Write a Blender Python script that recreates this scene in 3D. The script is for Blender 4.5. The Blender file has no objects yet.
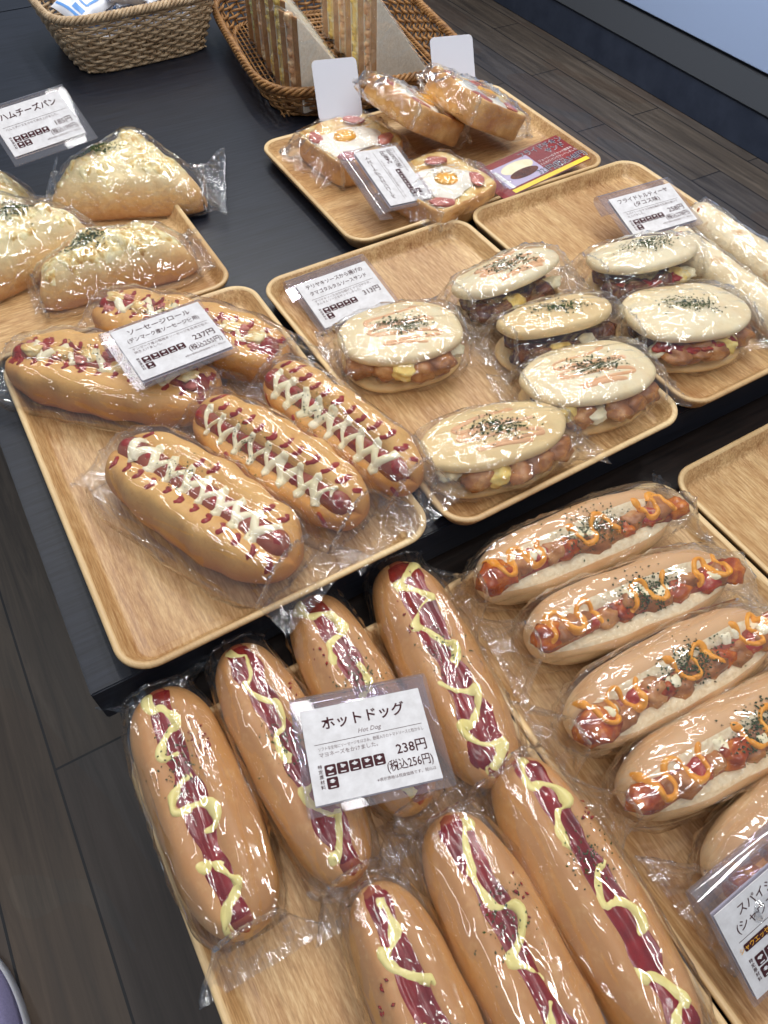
import bpy, bmesh, math, random
import numpy as np
from mathutils import Vector, Matrix, noise
from mathutils.bvhtree import BVHTree

SC = bpy.context.scene
COL = SC.collection
PI = math.pi
R = math.radians

# ------------------------------------------------------------------ camera, light, exposure
cam_d = bpy.data.cameras.new('camera')
cam_d.sensor_fit = 'HORIZONTAL'
cam_d.sensor_width = 36.0
cam_d.lens = 36.0 * 732.87 / 768
cam_d.clip_start = 0.02
cam = bpy.data.objects.new('camera', cam_d)
COL.objects.link(cam)
rx = Vector((.86487417, -.50176557, .014966)); dn = Vector((-.39527742, -.6990964, -.59583554)); fw = Vector((.30943244, .50940705, -.80296702))
cm = Matrix((( rx.x, -dn.x, -fw.x), (rx.y, -dn.y, -fw.y), (rx.z, -dn.z, -fw.z)))
cam.matrix_world = Matrix.Translation((0, 0, 1.30)) @ cm.to_4x4()
SC.camera = cam

SC.view_settings.view_transform = 'Standard'
SC.view_settings.look = 'None'
SC.view_settings.gamma = 1.0
SC.view_settings.use_curve_mapping = False
SC.view_settings.exposure = -0.17
SC.cycles.transparent_max_bounces = 40
SC.cycles.max_bounces = 8

world = bpy.data.worlds.new('shop_light')
SC.world = world
world.use_nodes = True
world.node_tree.nodes['Background'].inputs[0].default_value = (.66, .80, 1.0, 1)
world.node_tree.nodes['Background'].inputs[1].default_value = 0.27

def area(name, loc, size, power, color=(1, .98, .95), target=None, rotz=0, spread=180):
    d = bpy.data.lights.new(name, 'AREA')
    d.shape = 'RECTANGLE'; d.size, d.size_y = size
    d.energy = power; d.color = color
    d.spread = R(spread)
    o = bpy.data.objects.new(name, d); COL.objects.link(o)
    o.location = loc
    if target:
        v = (Vector(target) - Vector(loc)).to_track_quat('-Z', 'Y'); o.rotation_euler = v.to_euler()
    o.rotation_euler.rotate_axis('Z', rotz)
    return o
LC = (1.0, .975, .935)
for lx, ly, lp in ((.42, 1.05, 16), (.95, 1.20, 10), (1.55, 1.35, 9), (.40, 2.55, 7), (1.00, 2.70, 7), (1.9, 2.6, 4), (-.55, 2.2, 4), (-1.15, .9, 4.5), (-.15, -.7, 10.0), (.75, -.6, 13.0)):
    area('ceiling_tube', (lx, ly, 2.75), (1.20, .07), lp, LC, rotz=PI / 2)
area('ceiling_spot', (.85, 1.9, 2.7), (.09, .09), 6.5, LC)
area('ceiling_spot', (.20, 2.3, 2.7), (.09, .09), 5.5, LC)
area('ceiling_spot', (1.0, .3, 2.7), (.09, .09), 4, LC)
area('case_fill', (1.75, 1.9, 1.9), (1.4, .05), 9.0, (.62, .78, 1.0), target=(2.35, 1.7, .1), spread=110)  # unseen bluish fill added over the aisle to brighten the case front

# ------------------------------------------------------------------ material helpers
def lin(c):
    return tuple(((v / 255) / 12.92 if v / 255 <= .04045 else ((v / 255 + .055) / 1.055) ** 2.4) for v in c) + (1,)

class NT:
    def __init__(s, name):
        s.m = bpy.data.materials.new(name); s.m.use_nodes = True
        s.t = s.m.node_tree; s.n = s.t.nodes; s.p = s.n['Principled BSDF']; s.out = s.n['Material Output']
    def node(s, typ, **kw):
        n = s.n.new(typ)
        for k, v in kw.items():
            if k.startswith('i_'): n.inputs[int(k[2:])].default_value = v
            else: setattr(n, k, v)
        return n
    def link(s, a, b): s.t.links.new(a, b)
    def coords(s, scale=(1, 1, 1), loc=(0, 0, 0), kind='Object'):
        c = s.node('ShaderNodeTexCoord'); m = s.node('ShaderNodeMapping')
        m.inputs['Scale'].default_value = scale; m.inputs['Location'].default_value = loc
        s.link(c.outputs[kind], m.inputs[0]); return m.outputs[0]
    def noise(s, scale, detail=4, rough=.55, vec=None, dist=0):
        n = s.node('ShaderNodeTexNoise'); n.inputs['Scale'].default_value = scale; n.inputs['Detail'].default_value = detail
        n.inputs['Roughness'].default_value = rough; n.inputs['Distortion'].default_value = dist
        if vec is None: vec = s.coords()
        s.link(vec, n.inputs['Vector']); return n.outputs['Fac']
    def ramp(s, fac, stops):
        r = s.node('ShaderNodeValToRGB'); e = r.color_ramp.elements
        while len(e) < len(stops): e.new(.5)
        for i, (p, c) in enumerate(stops):
            e[i].position = p; e[i].color = lin(c) if len(c) == 3 else c
        s.link(fac, r.inputs[0]); return r.outputs[0]
    def mix(s, fac, a, b, mode='MIX'):
        m = s.node('ShaderNodeMix', data_type='RGBA', blend_type=mode)
        if isinstance(fac, (int, float)): m.inputs[0].default_value = fac
        else: s.link(fac, m.inputs[0])
        for v, i in ((a, 6), (b, 7)):
            if isinstance(v, tuple): m.inputs[i].default_value = lin(v) if len(v) == 3 else v
            else: s.link(v, m.inputs[i])
        return m.outputs[2]
    def math(s, op, a, b=None, c=None):
        m = s.node('ShaderNodeMath', operation=op)
        for i, v in enumerate((a, b, c)):
            if v is None: continue
            if isinstance(v, (int, float)): m.inputs[i].default_value = v
            else: s.link(v, m.inputs[i])
        return m.outputs[0]
    def bump(s, h, strength=.3, dist=.001):
        b = s.node('ShaderNodeBump'); b.inputs['Strength'].default_value = strength; b.inputs['Distance'].default_value = dist
        s.link(h, b.inputs['Height']); s.link(b.outputs[0], s.p.inputs['Normal']); return b.outputs[0]
    def base(s, c, rough=.5, spec=.5):
        if isinstance(c, tuple): s.p.inputs['Base Color'].default_value = lin(c)
        else: s.link(c, s.p.inputs['Base Color'])
        if isinstance(rough, (int, float)): s.p.inputs['Roughness'].default_value = rough
        else: s.link(rough, s.p.inputs['Roughness'])
        s.p.inputs['Specular IOR Level'].default_value = spec
        return s.m

def m_plain(name, c, rough=.5, spec=.5):
    return NT(name).base(c, rough, spec)

def m_speckle(name, stops, scale, rough=.5, bump=.3, detail=4, spec=.4, sss=0, stretch=(1, 1, 1)):
    t = NT(name); f = t.noise(scale, detail, .6, t.coords(stretch))
    t.base(t.ramp(f, stops), rough, spec)
    if bump: t.bump(f, bump, .0015)
    if sss:
        t.p.inputs['Subsurface Weight'].default_value = sss
        t.p.inputs['Subsurface Radius'].default_value = (1, .6, .3); t.p.inputs['Subsurface Scale'].default_value = .004
    return t.m

def m_tray():
    t = NT('tray_wood_print')
    v = t.coords((1, .11, 1)); fine = t.noise(470, 3, .75, v)
    v2 = t.coords((1, .06, 1)); mid = t.noise(75, 5, .6, v2, .6)
    v3 = t.coords((1, .12, 1)); big = t.noise(14, 2, .5, v3)
    c = t.ramp(fine, [(.32, (138, 98, 62)), (.5, (198, 163, 118)), (.68, (238, 218, 180))])
    c2 = t.ramp(mid, [(.32, (164, 122, 82)), (.5, (206, 172, 126)), (.68, (230, 206, 162))])
    c3 = t.mix(.45, c, c2)
    zc = t.node('ShaderNodeTexCoord'); zs = t.node('ShaderNodeSeparateXYZ'); t.link(zc.outputs['Object'], zs.inputs[0])
    c3 = t.mix(t.math('MULTIPLY', t.math('GREATER_THAN', zs.outputs[2], .0196), .6), c3, (240, 220, 178))
    tone = t.ramp(big, [(.3, (216, 196, 176)), (.7, (255, 250, 240))])
    t.base(t.mix(1.0, c3, tone, 'MULTIPLY'), t.math('MULTIPLY_ADD', fine, .2, .28), .45)
    t.bump(fine, .12, .0006)
    return t.m

def m_table():
    t = NT('table_dark_laminate')
    f = t.noise(260, 4, .65, t.coords((.05, 1, 1)))
    g = t.noise(5, 3, .5)
    c = t.ramp(f, [(.3, (13, 16, 25)), (.7, (36, 40, 52))])
    t.base(c, t.math('MULTIPLY_ADD', g, .14, .28), .55)
    t.bump(f, .25, .0006)
    return t.m

def m_lowtable():
    t = NT('lower_table_dark_wood')
    f = t.noise(200, 4, .65, t.coords((.06, 1, 1)))
    t.base(t.ramp(f, [(.3, (17, 12, 11)), (.7, (42, 33, 30))]), .38, .4)
    t.bump(f, .25, .0006)
    return t.m

def m_floor():
    t = NT('floor_planks')
    c = t.node('ShaderNodeTexCoord'); sp = t.node('ShaderNodeSeparateXYZ'); t.link(c.outputs['Object'], sp.inputs[0])
    cb = t.node('ShaderNodeCombineXYZ')
    t.link(t.math('SUBTRACT', sp.outputs[1], .623 + .446 - 8.92), cb.inputs[0]); t.link(t.math('ADD', sp.outputs[0], .278 + 13.2), cb.inputs[1])
    b = t.node('ShaderNodeTexBrick'); b.offset = .5; b.squash = 1.0
    b.inputs['Scale'].default_value = 1; b.inputs['Brick Width'].default_value = .892; b.inputs['Row Height'].default_value = .132
    b.inputs['Mortar Size'].default_value = .0022; b.inputs['Mortar Smooth'].default_value = .1
    b.inputs['Color1'].default_value = (0, 0, 0, 1); b.inputs['Color2'].default_value = (1, 1, 1, 1); b.inputs['Mortar'].default_value = (.5, .5, .5, 1)
    t.link(cb.outputs[0], b.inputs['Vector'])
    g = t.noise(38, 6, .65, t.coords((1, .06, 1)), 1.2)
    w = t.noise(4.5, 3, .5, t.coords((1, .35, 1)), .8)
    grain = t.ramp(g, [(.3, (70, 64, 60)), (.5, (98, 89, 80)), (.72, (122, 111, 100))])
    tone = t.mix(b.outputs['Color'], (206, 206, 214), (236, 222, 202))
    col = t.mix(1.0, grain, tone, 'MULTIPLY')
    col = t.mix(t.math('MULTIPLY', t.math('GREATER_THAN', w, .56), .25), col, (84, 62, 46))
    col = t.mix(b.outputs['Fac'], col, (14, 15, 22))
    t.base(col, t.math('MULTIPLY_ADD', g, .25, .27), .5)
    t.bump(t.math('SUBTRACT', t.math('MULTIPLY', g, .3), b.outputs['Fac']), .3, .0015)
    return t.m

def m_bun(name, top, side, pale, h=.05, rough=.52, scale=28, bump=.25):
    """baked crust: browner on top, paler towards the base"""
    t = NT(name)
    c = t.node('ShaderNodeTexCoord'); sp = t.node('ShaderNodeSeparateXYZ'); t.link(c.outputs['Object'], sp.inputs[0])
    n = t.noise(scale, 4, .55); n2 = t.noise(420, 2, .6)
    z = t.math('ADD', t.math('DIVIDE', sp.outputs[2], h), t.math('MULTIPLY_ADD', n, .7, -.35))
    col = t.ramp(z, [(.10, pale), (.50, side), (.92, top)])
    n3 = t.noise(20, 3, .6); n4 = t.noise(130, 3, .65)
    col = t.mix(t.math('MULTIPLY', t.math('MAXIMUM', t.math('MULTIPLY_ADD', n3, 3.2, -1.45), 0), .42), col, tuple(int(v * k) for v, k in zip(side, (.88, .76, .60))))
    col = t.mix(t.math('MULTIPLY', t.math('MAXIMUM', t.math('MULTIPLY_ADD', n4, 4, -2.1), 0), .30), col, pale)
    col = t.mix(t.math('MULTIPLY', n2, .25), col, tuple(int(v * .78) for v in side))
    t.base(col, rough, .4)
    t.bump(t.math('ADD', t.math('MULTIPLY_ADD', n2, .15, n), t.math('MULTIPLY', n4, .35)), bump, .002)
    t.p.inputs['Subsurface Weight'].default_value = .12
    t.p.inputs['Subsurface Radius'].default_value = (1, .5, .25); t.p.inputs['Subsurface Scale'].default_value = .004
    return t.m

def m_film(name, tint=(1, 1, 1), refl=.012, haze=.012, bump=1.0, stretch=(11, 40, 40), rough=.075, seed=0., gain=.85):
    t = NT(name)
    n = t.n; n.remove(t.p)
    tr = t.node('ShaderNodeBsdfTransparent'); tr.inputs[0].default_value = tint + (1,)
    gl = t.node('ShaderNodeBsdfGlossy'); gl.inputs['Roughness'].default_value = rough; gl.inputs[0].default_value = (.97, .98, 1, 1)
    df = t.node('ShaderNodeBsdfDiffuse'); df.inputs[0].default_value = (.9, .92, .95, 1)
    v = t.coords(stretch, (seed, seed, seed))
    a = t.node('ShaderNodeTexNoise'); a.inputs['Scale'].default_value = 1; a.inputs['Detail'].default_value = 2; a.inputs['Distortion'].default_value = .6
    t.link(v, a.inputs[0])
    vo = t.node('ShaderNodeTexVoronoi', feature='DISTANCE_TO_EDGE'); vo.inputs['Scale'].default_value = .9
    dv = t.node('ShaderNodeVectorMath', operation='ADD'); t.link(v, dv.inputs[0]); t.link(a.outputs['Color'], dv.inputs[1]); t.link(dv.outputs[0], vo.inputs['Vector'])
    fold = t.math('POWER', t.math('MAXIMUM', t.math('SUBTRACT', 1, t.math('MULTIPLY', vo.outputs['Distance'], 4.2)), 0), 2)
    rd = t.math('ADD', t.math('MULTIPLY', fold, .42), t.math('MULTIPLY', a.outputs['Fac'], .55))
    b = t.node('ShaderNodeBump'); b.inputs['Strength'].default_value = bump; b.inputs['Distance'].default_value = .0042
    t.link(rd, b.inputs['Height'])
    t.link(b.outputs[0], gl.inputs['Normal'])
    fr = t.node('ShaderNodeLayerWeight'); fr.inputs[0].default_value = .5
    fac = t.math('MINIMUM', t.math('MULTIPLY_ADD', t.math('POWER', fr.outputs['Facing'], 4.5), gain, refl + .095), .75)
    m1 = t.node('ShaderNodeMixShader'); m1.inputs[0].default_value = haze
    t.link(tr.outputs[0], m1.inputs[1]); t.link(df.outputs[0], m1.inputs[2])
    m2 = t.node('ShaderNodeMixShader'); t.link(fac, m2.inputs[0]); t.link(m1.outputs[0], m2.inputs[1]); t.link(gl.outputs[0], m2.inputs[2])
    t.link(m2.outputs[0], t.out.inputs[0])
    return t.m

M = {}
M['tray'] = m_tray(); M['table'] = m_table(); M['low'] = m_lowtable(); M['floor'] = m_floor()
M['film'] = m_film('bag_film'); M['film3'] = m_film('wrap_film', stretch=(24, 34, 34), bump=.8)
M['sleeve'] = m_film('clear_sleeve_film', refl=-.07, haze=.02, bump=0, gain=.4)
M['film2'] = m_film('bag_film_crinkled', stretch=(38, 48, 48), bump=.9)
M['acrylic'] = m_film('clear_acrylic', (.90, .885, .93), refl=-.085, haze=.05, bump=0.0, rough=.04, gain=.5)
M['acrylic_edge'] = m_film('clear_acrylic_edge', (.74, .71, .80), refl=.04, haze=.10, bump=0.0, rough=.06)
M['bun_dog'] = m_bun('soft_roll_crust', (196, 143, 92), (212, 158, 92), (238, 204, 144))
M['bun_sausage'] = m_bun('golden_roll_crust', (228, 180, 108), (208, 142, 66), (166, 94, 36), scale=40)
M['bun_taco'] = m_bun('french_roll_crust', (216, 170, 124), (238, 212, 168), (222, 180, 128), scale=45, rough=.5, bump=.3)
M['bun_white'] = m_bun('pale_flat_bun_crust', (242, 230, 198), (238, 214, 164), (226, 190, 132), h=.055, scale=45)
M['bun_browned'] = m_bun('browned_flat_bun_crust', (232, 204, 152), (232, 206, 152), (220, 180, 120), h=.055, scale=45)
M['crumb'] = m_speckle('bread_crumb', [(.3, (222, 200, 160)), (.7, (244, 232, 204))], 260, .8, .6)
M['white_crumb'] = m_speckle('white_bread_crumb', [(.3, (226, 220, 204)), (.7, (246, 243, 232))], 300, .85, .5)
M['crust_brown'] = m_speckle('sandwich_crust', [(.3, (150, 104, 60)), (.7, (194, 148, 98))], 60, .7, .3)
M['crust'] = m_speckle('toast_crust', [(.3, (176, 118, 62)), (.55, (212, 158, 92)), (.75, (234, 192, 130))], 34, .55, .3)
M['sausage'] = m_speckle('sausage_skin', [(.3, (134, 58, 34)), (.7, (176, 88, 56))], 30, .25, .15)
M['sausage_pink'] = m_speckle('sausage_skin_pink', [(.3, (122, 56, 40)), (.7, (164, 88, 62))], 40, .25, .15)
M['ketchup'] = m_speckle('ketchup', [(.3, (96, 8, 10)), (.7, (146, 16, 14))], 60, .22, .2, spec=.6)
M['ketchup_baked'] = m_speckle('baked_ketchup', [(.3, (128, 20, 12)), (.7, (166, 38, 20))], 60, .3, .2)
M['mayo'] = m_speckle('mayonnaise', [(.3, (228, 212, 128)), (.7, (244, 232, 160))], 50, .25, .1)
M['mayo_white'] = m_speckle('baked_mayonnaise', [(.3, (232, 220, 176)), (.7, (248, 240, 214))], 50, .25, .1)
M['cheese_sauce'] = m_speckle('orange_cheese_sauce', [(.3, (224, 142, 34)), (.7, (242, 172, 60))], 50, .3, .1)
M['pink_sauce'] = m_speckle('pink_cod_roe_sauce', [(.3, (222, 164, 116)), (.7, (236, 194, 152))], 60, .4, .1)
M['tomato'] = m_speckle('tomato_salsa', [(.28, (120, 36, 10)), (.5, (170, 76, 22)), (.72, (214, 132, 44))], 90, .18, .5)
M['salsa_red'] = m_speckle('chorizo_slice', [(.3, (140, 34, 26)), (.6, (170, 66, 48)), (.75, (216, 180, 150))], 120, .2, .3)
M['herb'] = m_speckle('dried_parsley', [(.3, (44, 60, 28)), (.7, (92, 108, 54))], 400, .7, 0)
M['chicken'] = m_speckle('fried_chicken', [(.3, (116, 68, 34)), (.55, (170, 110, 60)), (.75, (206, 158, 104))], 50, .35, .5)
M['teriyaki'] = m_speckle('teriyaki_glaze', [(.3, (62, 30, 22)), (.7, (120, 66, 42))], 60, .22, .4)
M['egg_yellow'] = m_speckle('egg_salad', [(.3, (232, 192, 92)), (.55, (240, 214, 128)), (.72, (250, 240, 206))], 80, .45, .6)
M['yolk'] = m_speckle('egg_yolk', [(.3, (232, 160, 40)), (.7, (246, 190, 72))], 50, .3, .1)
M['egg_white'] = m_speckle('egg_white', [(.3, (226, 220, 206)), (.7, (246, 243, 234))], 50, .35, .3)
M['bacon'] = m_speckle('bacon', [(.3, (168, 82, 74)), (.6, (196, 118, 104)), (.75, (226, 176, 158))], 60, .35, .3)
M['cheese'] = m_speckle('melted_cheese', [(.30, (190, 126, 60)), (.48, (222, 184, 112)), (.7, (240, 228, 178))], 70, .35, .7)
M['cheese_top'] = m_speckle('grated_cheese_crust', [(.26, (190, 130, 58)), (.42, (224, 192, 118)), (.55, (240, 228, 178)), (.8, (248, 242, 212))], 95, .4, .9)
M['tortilla'] = m_speckle('tortilla', [(.30, (224, 200, 156)), (.54, (240, 226, 194)), (.68, (208, 160, 104))], 40, .6, .3)
M['paper'] = m_speckle('card_paper', [(.3, (206, 204, 206)), (.7, (224, 223, 226))], 120, .85, .05, spec=.1)
M['ink'] = m_plain('dark_brown_ink', (74, 46, 50), .95, .05)
M['ink_soft'] = m_plain('grey_brown_ink', (128, 112, 114), .95, .05)
M['white_card'] = m_plain('white_card', (212, 214, 226), .5)
M['wicker'] = m_speckle('pale_wicker', [(.3, (154, 126, 96)), (.6, (204, 178, 144)), (.8, (228, 208, 180))], 90, .5, .3)
M['wicker2'] = m_speckle('brown_wicker', [(.3, (104, 68, 36)), (.6, (164, 120, 72)), (.8, (196, 156, 104))], 90, .5, .3)
M['blue_print'] = m_plain('blue_print', (92, 150, 220), .4)
M['pouch'] = m_speckle('white_plastic_pouch', [(.3, (222, 228, 244)), (.7, (246, 248, 254))], 40, .25, .3)
M['red_print'] = m_speckle('red_flyer_paper', [(.3, (122, 40, 44)), (.7, (152, 58, 58))], 30, .35, 0)
M['yellow_print'] = m_plain('yellow_print', (236, 214, 66), .4)
M['lilac_print'] = m_plain('lilac_print', (188, 176, 206), .4)
M['white_print'] = m_plain('white_print', (240, 240, 240), .4)
M['navy_print'] = m_plain('navy_print', (40, 42, 84), .4)
M['case_kick'] = m_speckle('case_kick_plate', [(.3, (44, 50, 64)), (.7, (58, 64, 78))], 12, .35, 0)
M['case_panel'] = m_plain('case_grey_panel', (88, 90, 94), .4)
M['case_white'] = m_plain('case_white_panel', (176, 192, 222), .3)
M['case_black'] = m_plain('case_black_gap', (10, 12, 18), .5)
M['shoe'] = m_speckle('lavender_canvas', [(.3, (168, 160, 206)), (.7, (190, 182, 224))], 300, .8, .3)
M['sole'] = m_plain('white_rubber_sole', (226, 226, 232), .5)
M['dark_in'] = m_plain('shoe_lining', (70, 66, 84), .9)
M['ham'] = m_speckle('ham', [(.3, (206, 150, 112)), (.55, (226, 190, 148)), (.7, (238, 224, 186))], 60, .5, .5)
M['lettuce'] = m_speckle('lettuce', [(.3, (150, 158, 88)), (.7, (214, 214, 150))], 60, .5, .4)

# ------------------------------------------------------------------ object helpers
def link_mesh(name, verts, faces, mat, parent=None, smooth=True):
    me = bpy.data.meshes.new(name)
    me.from_pydata([tuple(v) for v in verts], [], faces)
    for m in (mat if isinstance(mat, (list, tuple)) else [mat]): me.materials.append(m)
    if smooth: me.polygons.foreach_set('use_smooth', [True] * len(me.polygons))
    me.update()
    o = bpy.data.objects.new(name, me); COL.objects.link(o)
    if parent: o.parent = parent
    return o

def tag(o, label, cat=None, group=None, kind=None):
    if label: o['label'] = label
    if cat: o['category'] = cat
    if group: o['group'] = group
    if kind: o['kind'] = kind
    return o

def empty(name, loc, rot=(0, 0, 0)):
    o = bpy.data.objects.new(name, None); COL.objects.link(o)
    o.empty_display_size = .02
    o.location = loc; o.rotation_euler = rot
    return o

class G:
    """mesh gatherer"""
    def __init__(s): s.v = []; s.f = []
    def add(s, v, f):
        n = len(s.v); s.v += [Vector(p) for p in v]; s.f += [tuple(i + n for i in q) for q in f]; return s
    def box(s, c, d, rot=None):
        x, y, z = (k / 2 for k in d)
        v = [Vector((sx * x, sy * y, sz * z)) for sx in (-1, 1) for sy in (-1, 1) for sz in (-1, 1)]
        if rot is not None: v = [rot @ p for p in v]
        v = [p + Vector(c) for p in v]
        return s.add(v, [(0, 1, 3, 2), (4, 6, 7, 5), (0, 4, 5, 1), (2, 3, 7, 6), (0, 2, 6, 4), (1, 5, 7, 3)])
    def tube(s, pts, r, n=8, taper=True, closed=False):
        pts = [Vector(p) for p in pts]; m = len(pts); vs = []; fs = []
        rr = r if callable(r) else (lambda t: r)
        up = Vector((0, 0, 1))
        for i, p in enumerate(pts):
            if closed: t = pts[(i + 1) % m] - pts[i - 1]
            else: t = pts[min(i + 1, m - 1)] - pts[max(i - 1, 0)]
            t.normalize()
            a = t.cross(up)
            if a.length < .05: a = t.cross(Vector((1, 0, 0)))
            a.normalize(); b = a.cross(t)
            k = rr(i / (m - 1))
            if taper and not closed and (i == 0 or i == m - 1): k *= .35
            for j in range(n):
                q = 2 * PI * j / n
                vs.append(p + (a * math.cos(q) + b * math.sin(q)) * k)
        for i in range(m if closed else m - 1):
            for j in range(n):
                i2 = (i + 1) % m
                fs.append((i * n + j, i * n + (j + 1) % n, i2 * n + (j + 1) % n, i2 * n + j))
        if not closed:
            fs.append(tuple(range(n - 1, -1, -1))); fs.append(tuple((m - 1) * n + j for j in range(n)))
        return s.add(vs, fs)
    def obj(s, name, mat, parent=None, smooth=True): return link_mesh(name, s.v, s.f, mat, parent, smooth)

def nz(x, y, z, s=1.): return noise.noise(Vector((x * s, y * s, z * s)))

# ------------------------------------------------------------------ food shapes
def roll_surface(L, w, h, ang=90, slope=0., depth=.4, sig=.35, pexp=2.6, scallop=0, seed=0., bend=0., nx=64, na=56, hc=.42, gend=1.0, lump=.03):
    """long bun along local X with a lengthwise slit; returns verts, faces, groove direction fn"""
    vs = []; fs = []
    for i in range(nx + 1):
        ph = -PI / 2 + PI * i / nx
        s = math.sin(ph)
        s = max(-1, min(1, s))
        r = max(0.0, 1 - abs(s) ** pexp) ** (1 / 2.3) * (1 - .07 * s * s)
        x = s * L / 2
        th0 = R(ang) + slope * s
        yb = bend * (s * s - .4)
        for j in range(na):
            th = 2 * PI * j / na
            d = (th - th0 + PI) % (2 * PI) - PI
            g = 1 - depth * math.exp(-(d / sig) ** 2) * (1 - (1 - gend) * s ** 4)
            # lips either side of the slit
            g += depth * .12 * math.exp(-((abs(d) - sig * 2.0) / (sig * .8)) ** 2)
            if scallop: g += scallop * math.sin(s * 17 + (1.2 if d > 0 else 0) + seed) * math.exp(-((abs(d) - 1.25) / .7) ** 2)
            g += lump * nz(s * 2.4 + seed, math.cos(th) * .8, math.sin(th) * .8 + seed, 1.4)
            cy, cz = math.cos(th), math.sin(th)
            yy = w / 2 * math.copysign(abs(cy) ** .86, cy)
            zz = (h * (1 - hc) if cz > 0 else h * hc) * math.copysign(abs(cz) ** (.9 if cz > 0 else .62), cz)
            k = r * g
            vs.append(Vector((x, yb + yy * k, h * hc + zz * (k if cz > 0 else r ** .7 * g))))
        # keep base flat
    for v in vs:
        if v.z < 0: v.z = 0
    for i in range(nx):
        for j in range(na):
            fs.append((i * na + j, i * na + (j + 1) % na, (i + 1) * na + (j + 1) % na, (i + 1) * na + j))
    fs.append(tuple(range(na - 1, -1, -1))); fs.append(tuple(nx * na + j for j in range(na)))
    return vs, fs

def capsule(L, r, off=(0, 0), bend=0., nx=30, na=18, seed=0., wob=.04, slope=None, centre=None):
    """sausage along X; centre(s) -> (y, z)"""
    vs = []; fs = []
    for i in range(nx + 1):
        ph = -PI / 2 + PI * i / nx
        s = math.sin(ph) * .5 + ph / PI
        e = max(0, 1 - abs(s)) * L / 2
        k = 1 if e > r else math.sqrt(max(0, 1 - (1 - e / r) ** 2))
        cy, cz = centre(s) if centre else off
        for j in range(na):
            th = 2 * PI * j / na
            q = r * k * (1 + wob * nz(s * 5 + seed, math.cos(th), math.sin(th)))
            vs.append(Vector((s * L / 2, cy + q * math.cos(th), cz + q * math.sin(th))))
    for i in range(nx):
        for j in range(na):
            fs.append((i * na + j, i * na + (j + 1) % na, (i + 1) * na + (j + 1) % na, (i + 1) * na + j))
    fs.append(tuple(range(na - 1, -1, -1))); fs.append(tuple(nx * na + j for j in range(na)))
    return vs, fs

class Caster:
    """projects toppings onto the item surface along -dirn; lateral axis is perpendicular to X and dirn"""
    def __init__(s, verts, faces, ang=90, origin=(0, 0, .02)):
        s.b = BVHTree.FromPolygons([Vector(v) for v in verts], [tuple(f) for f in faces])
        a = R(ang); s.d = Vector((0, math.cos(a), math.sin(a))); s.l = Vector((0, math.sin(a), -math.cos(a))); s.o = Vector(origin)
    def hit(s, x, l, off=0.):
        p = s.o + Vector((x, 0, 0)) + s.l * l
        h, n, i, d = s.b.ray_cast(p + s.d * .15, -s.d)
        if h is None: return None
        if n.dot(s.d) < 0: n = -n
        return h + (n * .5 + s.d * .5).normalized() * off, n
    def tube(s, g, path, r, n=7):
        pts = []
        for x, l in path:
            q = s.hit(x, l, r * .75 if not callable(r) else .0015)
            if q: pts.append(q[0])
        if len(pts) > 2:
            # light smoothing keeps squeezed sauce fluid
            for _ in range(2):
                pts = [pts[0]] + [(pts[i - 1] + pts[i] * 2 + pts[i + 1]) / 4 for i in range(1, len(pts) - 1)] + [pts[-1]]
            g.tube(pts, r, n)
    def strip(s, g, cl, wf, th, m=9):
        """cl: list of (x,l); wf(t) half width; shell of thickness th"""
        rows = []; N = len(cl)
        for i, (x, l) in enumerate(cl):
            t = i / (N - 1)
            a = cl[max(i - 1, 0)]; b = cl[min(i + 1, N - 1)]
            dx, dl = b[0] - a[0], b[1] - a[1]; k = math.hypot(dx, dl) or 1
            px, pl = -dl / k, dx / k
            row = []
            for j in range(m):
                u = -1 + 2 * j / (m - 1)
                W = wf(t) * (1 + .0 * u)
                edge = max(0, 1 - u * u) ** .5 * min(1, t * N * .25, (1 - t) * N * .25)
                q = s.hit(x + px * u * W, l + pl * u * W, -.0008 + th * edge)
                row.append(q[0] if q else None)
            rows.append(row)
        vs = []; idx = {}
        for i, row in enumerate(rows):
            for j, p in enumerate(row):
                if p is not None: idx[i, j] = len(vs); vs.append(p)
        fs = []
        for i in range(N - 1):
            for j in range(m - 1):
                c = [(i, j), (i + 1, j), (i + 1, j + 1), (i, j + 1)]
                if all(k in idx for k in c):
                    q = [idx[k] for k in c]
                    if max((vs[q[a]] - vs[q[a - 1]]).length for a in range(4)) < .02: fs.append(tuple(q))
        g.add(vs, fs)
    def flakes(s, g, pts, size, rnd):
        for x, l in pts:
            q = s.hit(x, l, .0012)
            if not q: continue
            p, n = q
            a = Vector((rnd.uniform(-1, 1), rnd.uniform(-1, 1), rnd.uniform(-.4, .4))).normalized()
            b = n.cross(a).normalized(); k = size * rnd.uniform(.5, 1.3)
            g.add([p + a * k, p + b * k * .6, p - a * k * .8, p - b * k * .5, p + n * k * .5], [(0, 1, 4), (1, 2, 4), (2, 3, 4), (3, 0, 4), (3, 2, 1, 0)])

def blob(c, r, seed=0., rough=.25, n=14, freq=1.5):
    """lumpy piece (chicken, egg, tomato)"""
    vs = []; fs = []; m = n
    c = Vector(c)
    for i in range(n + 1):
        ph = PI * i / n
        for j in range(m):
            th = 2 * PI * j / m
            d = Vector((math.sin(ph) * math.cos(th), math.sin(ph) * math.sin(th), math.cos(ph)))
            k = 1 + rough * noise.noise(d * freq + Vector((seed, seed * 1.7, 0))) * 2
            vs.append(c + Vector((d.x * r[0] * k, d.y * r[1] * k, d.z * r[2] * k)))
    for i in range(n):
        for j in range(m):
            fs.append((i * m + j, (i + 1) * m + j, (i + 1) * m + (j + 1) % m, i * m + (j + 1) % m))
    return vs, fs

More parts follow.
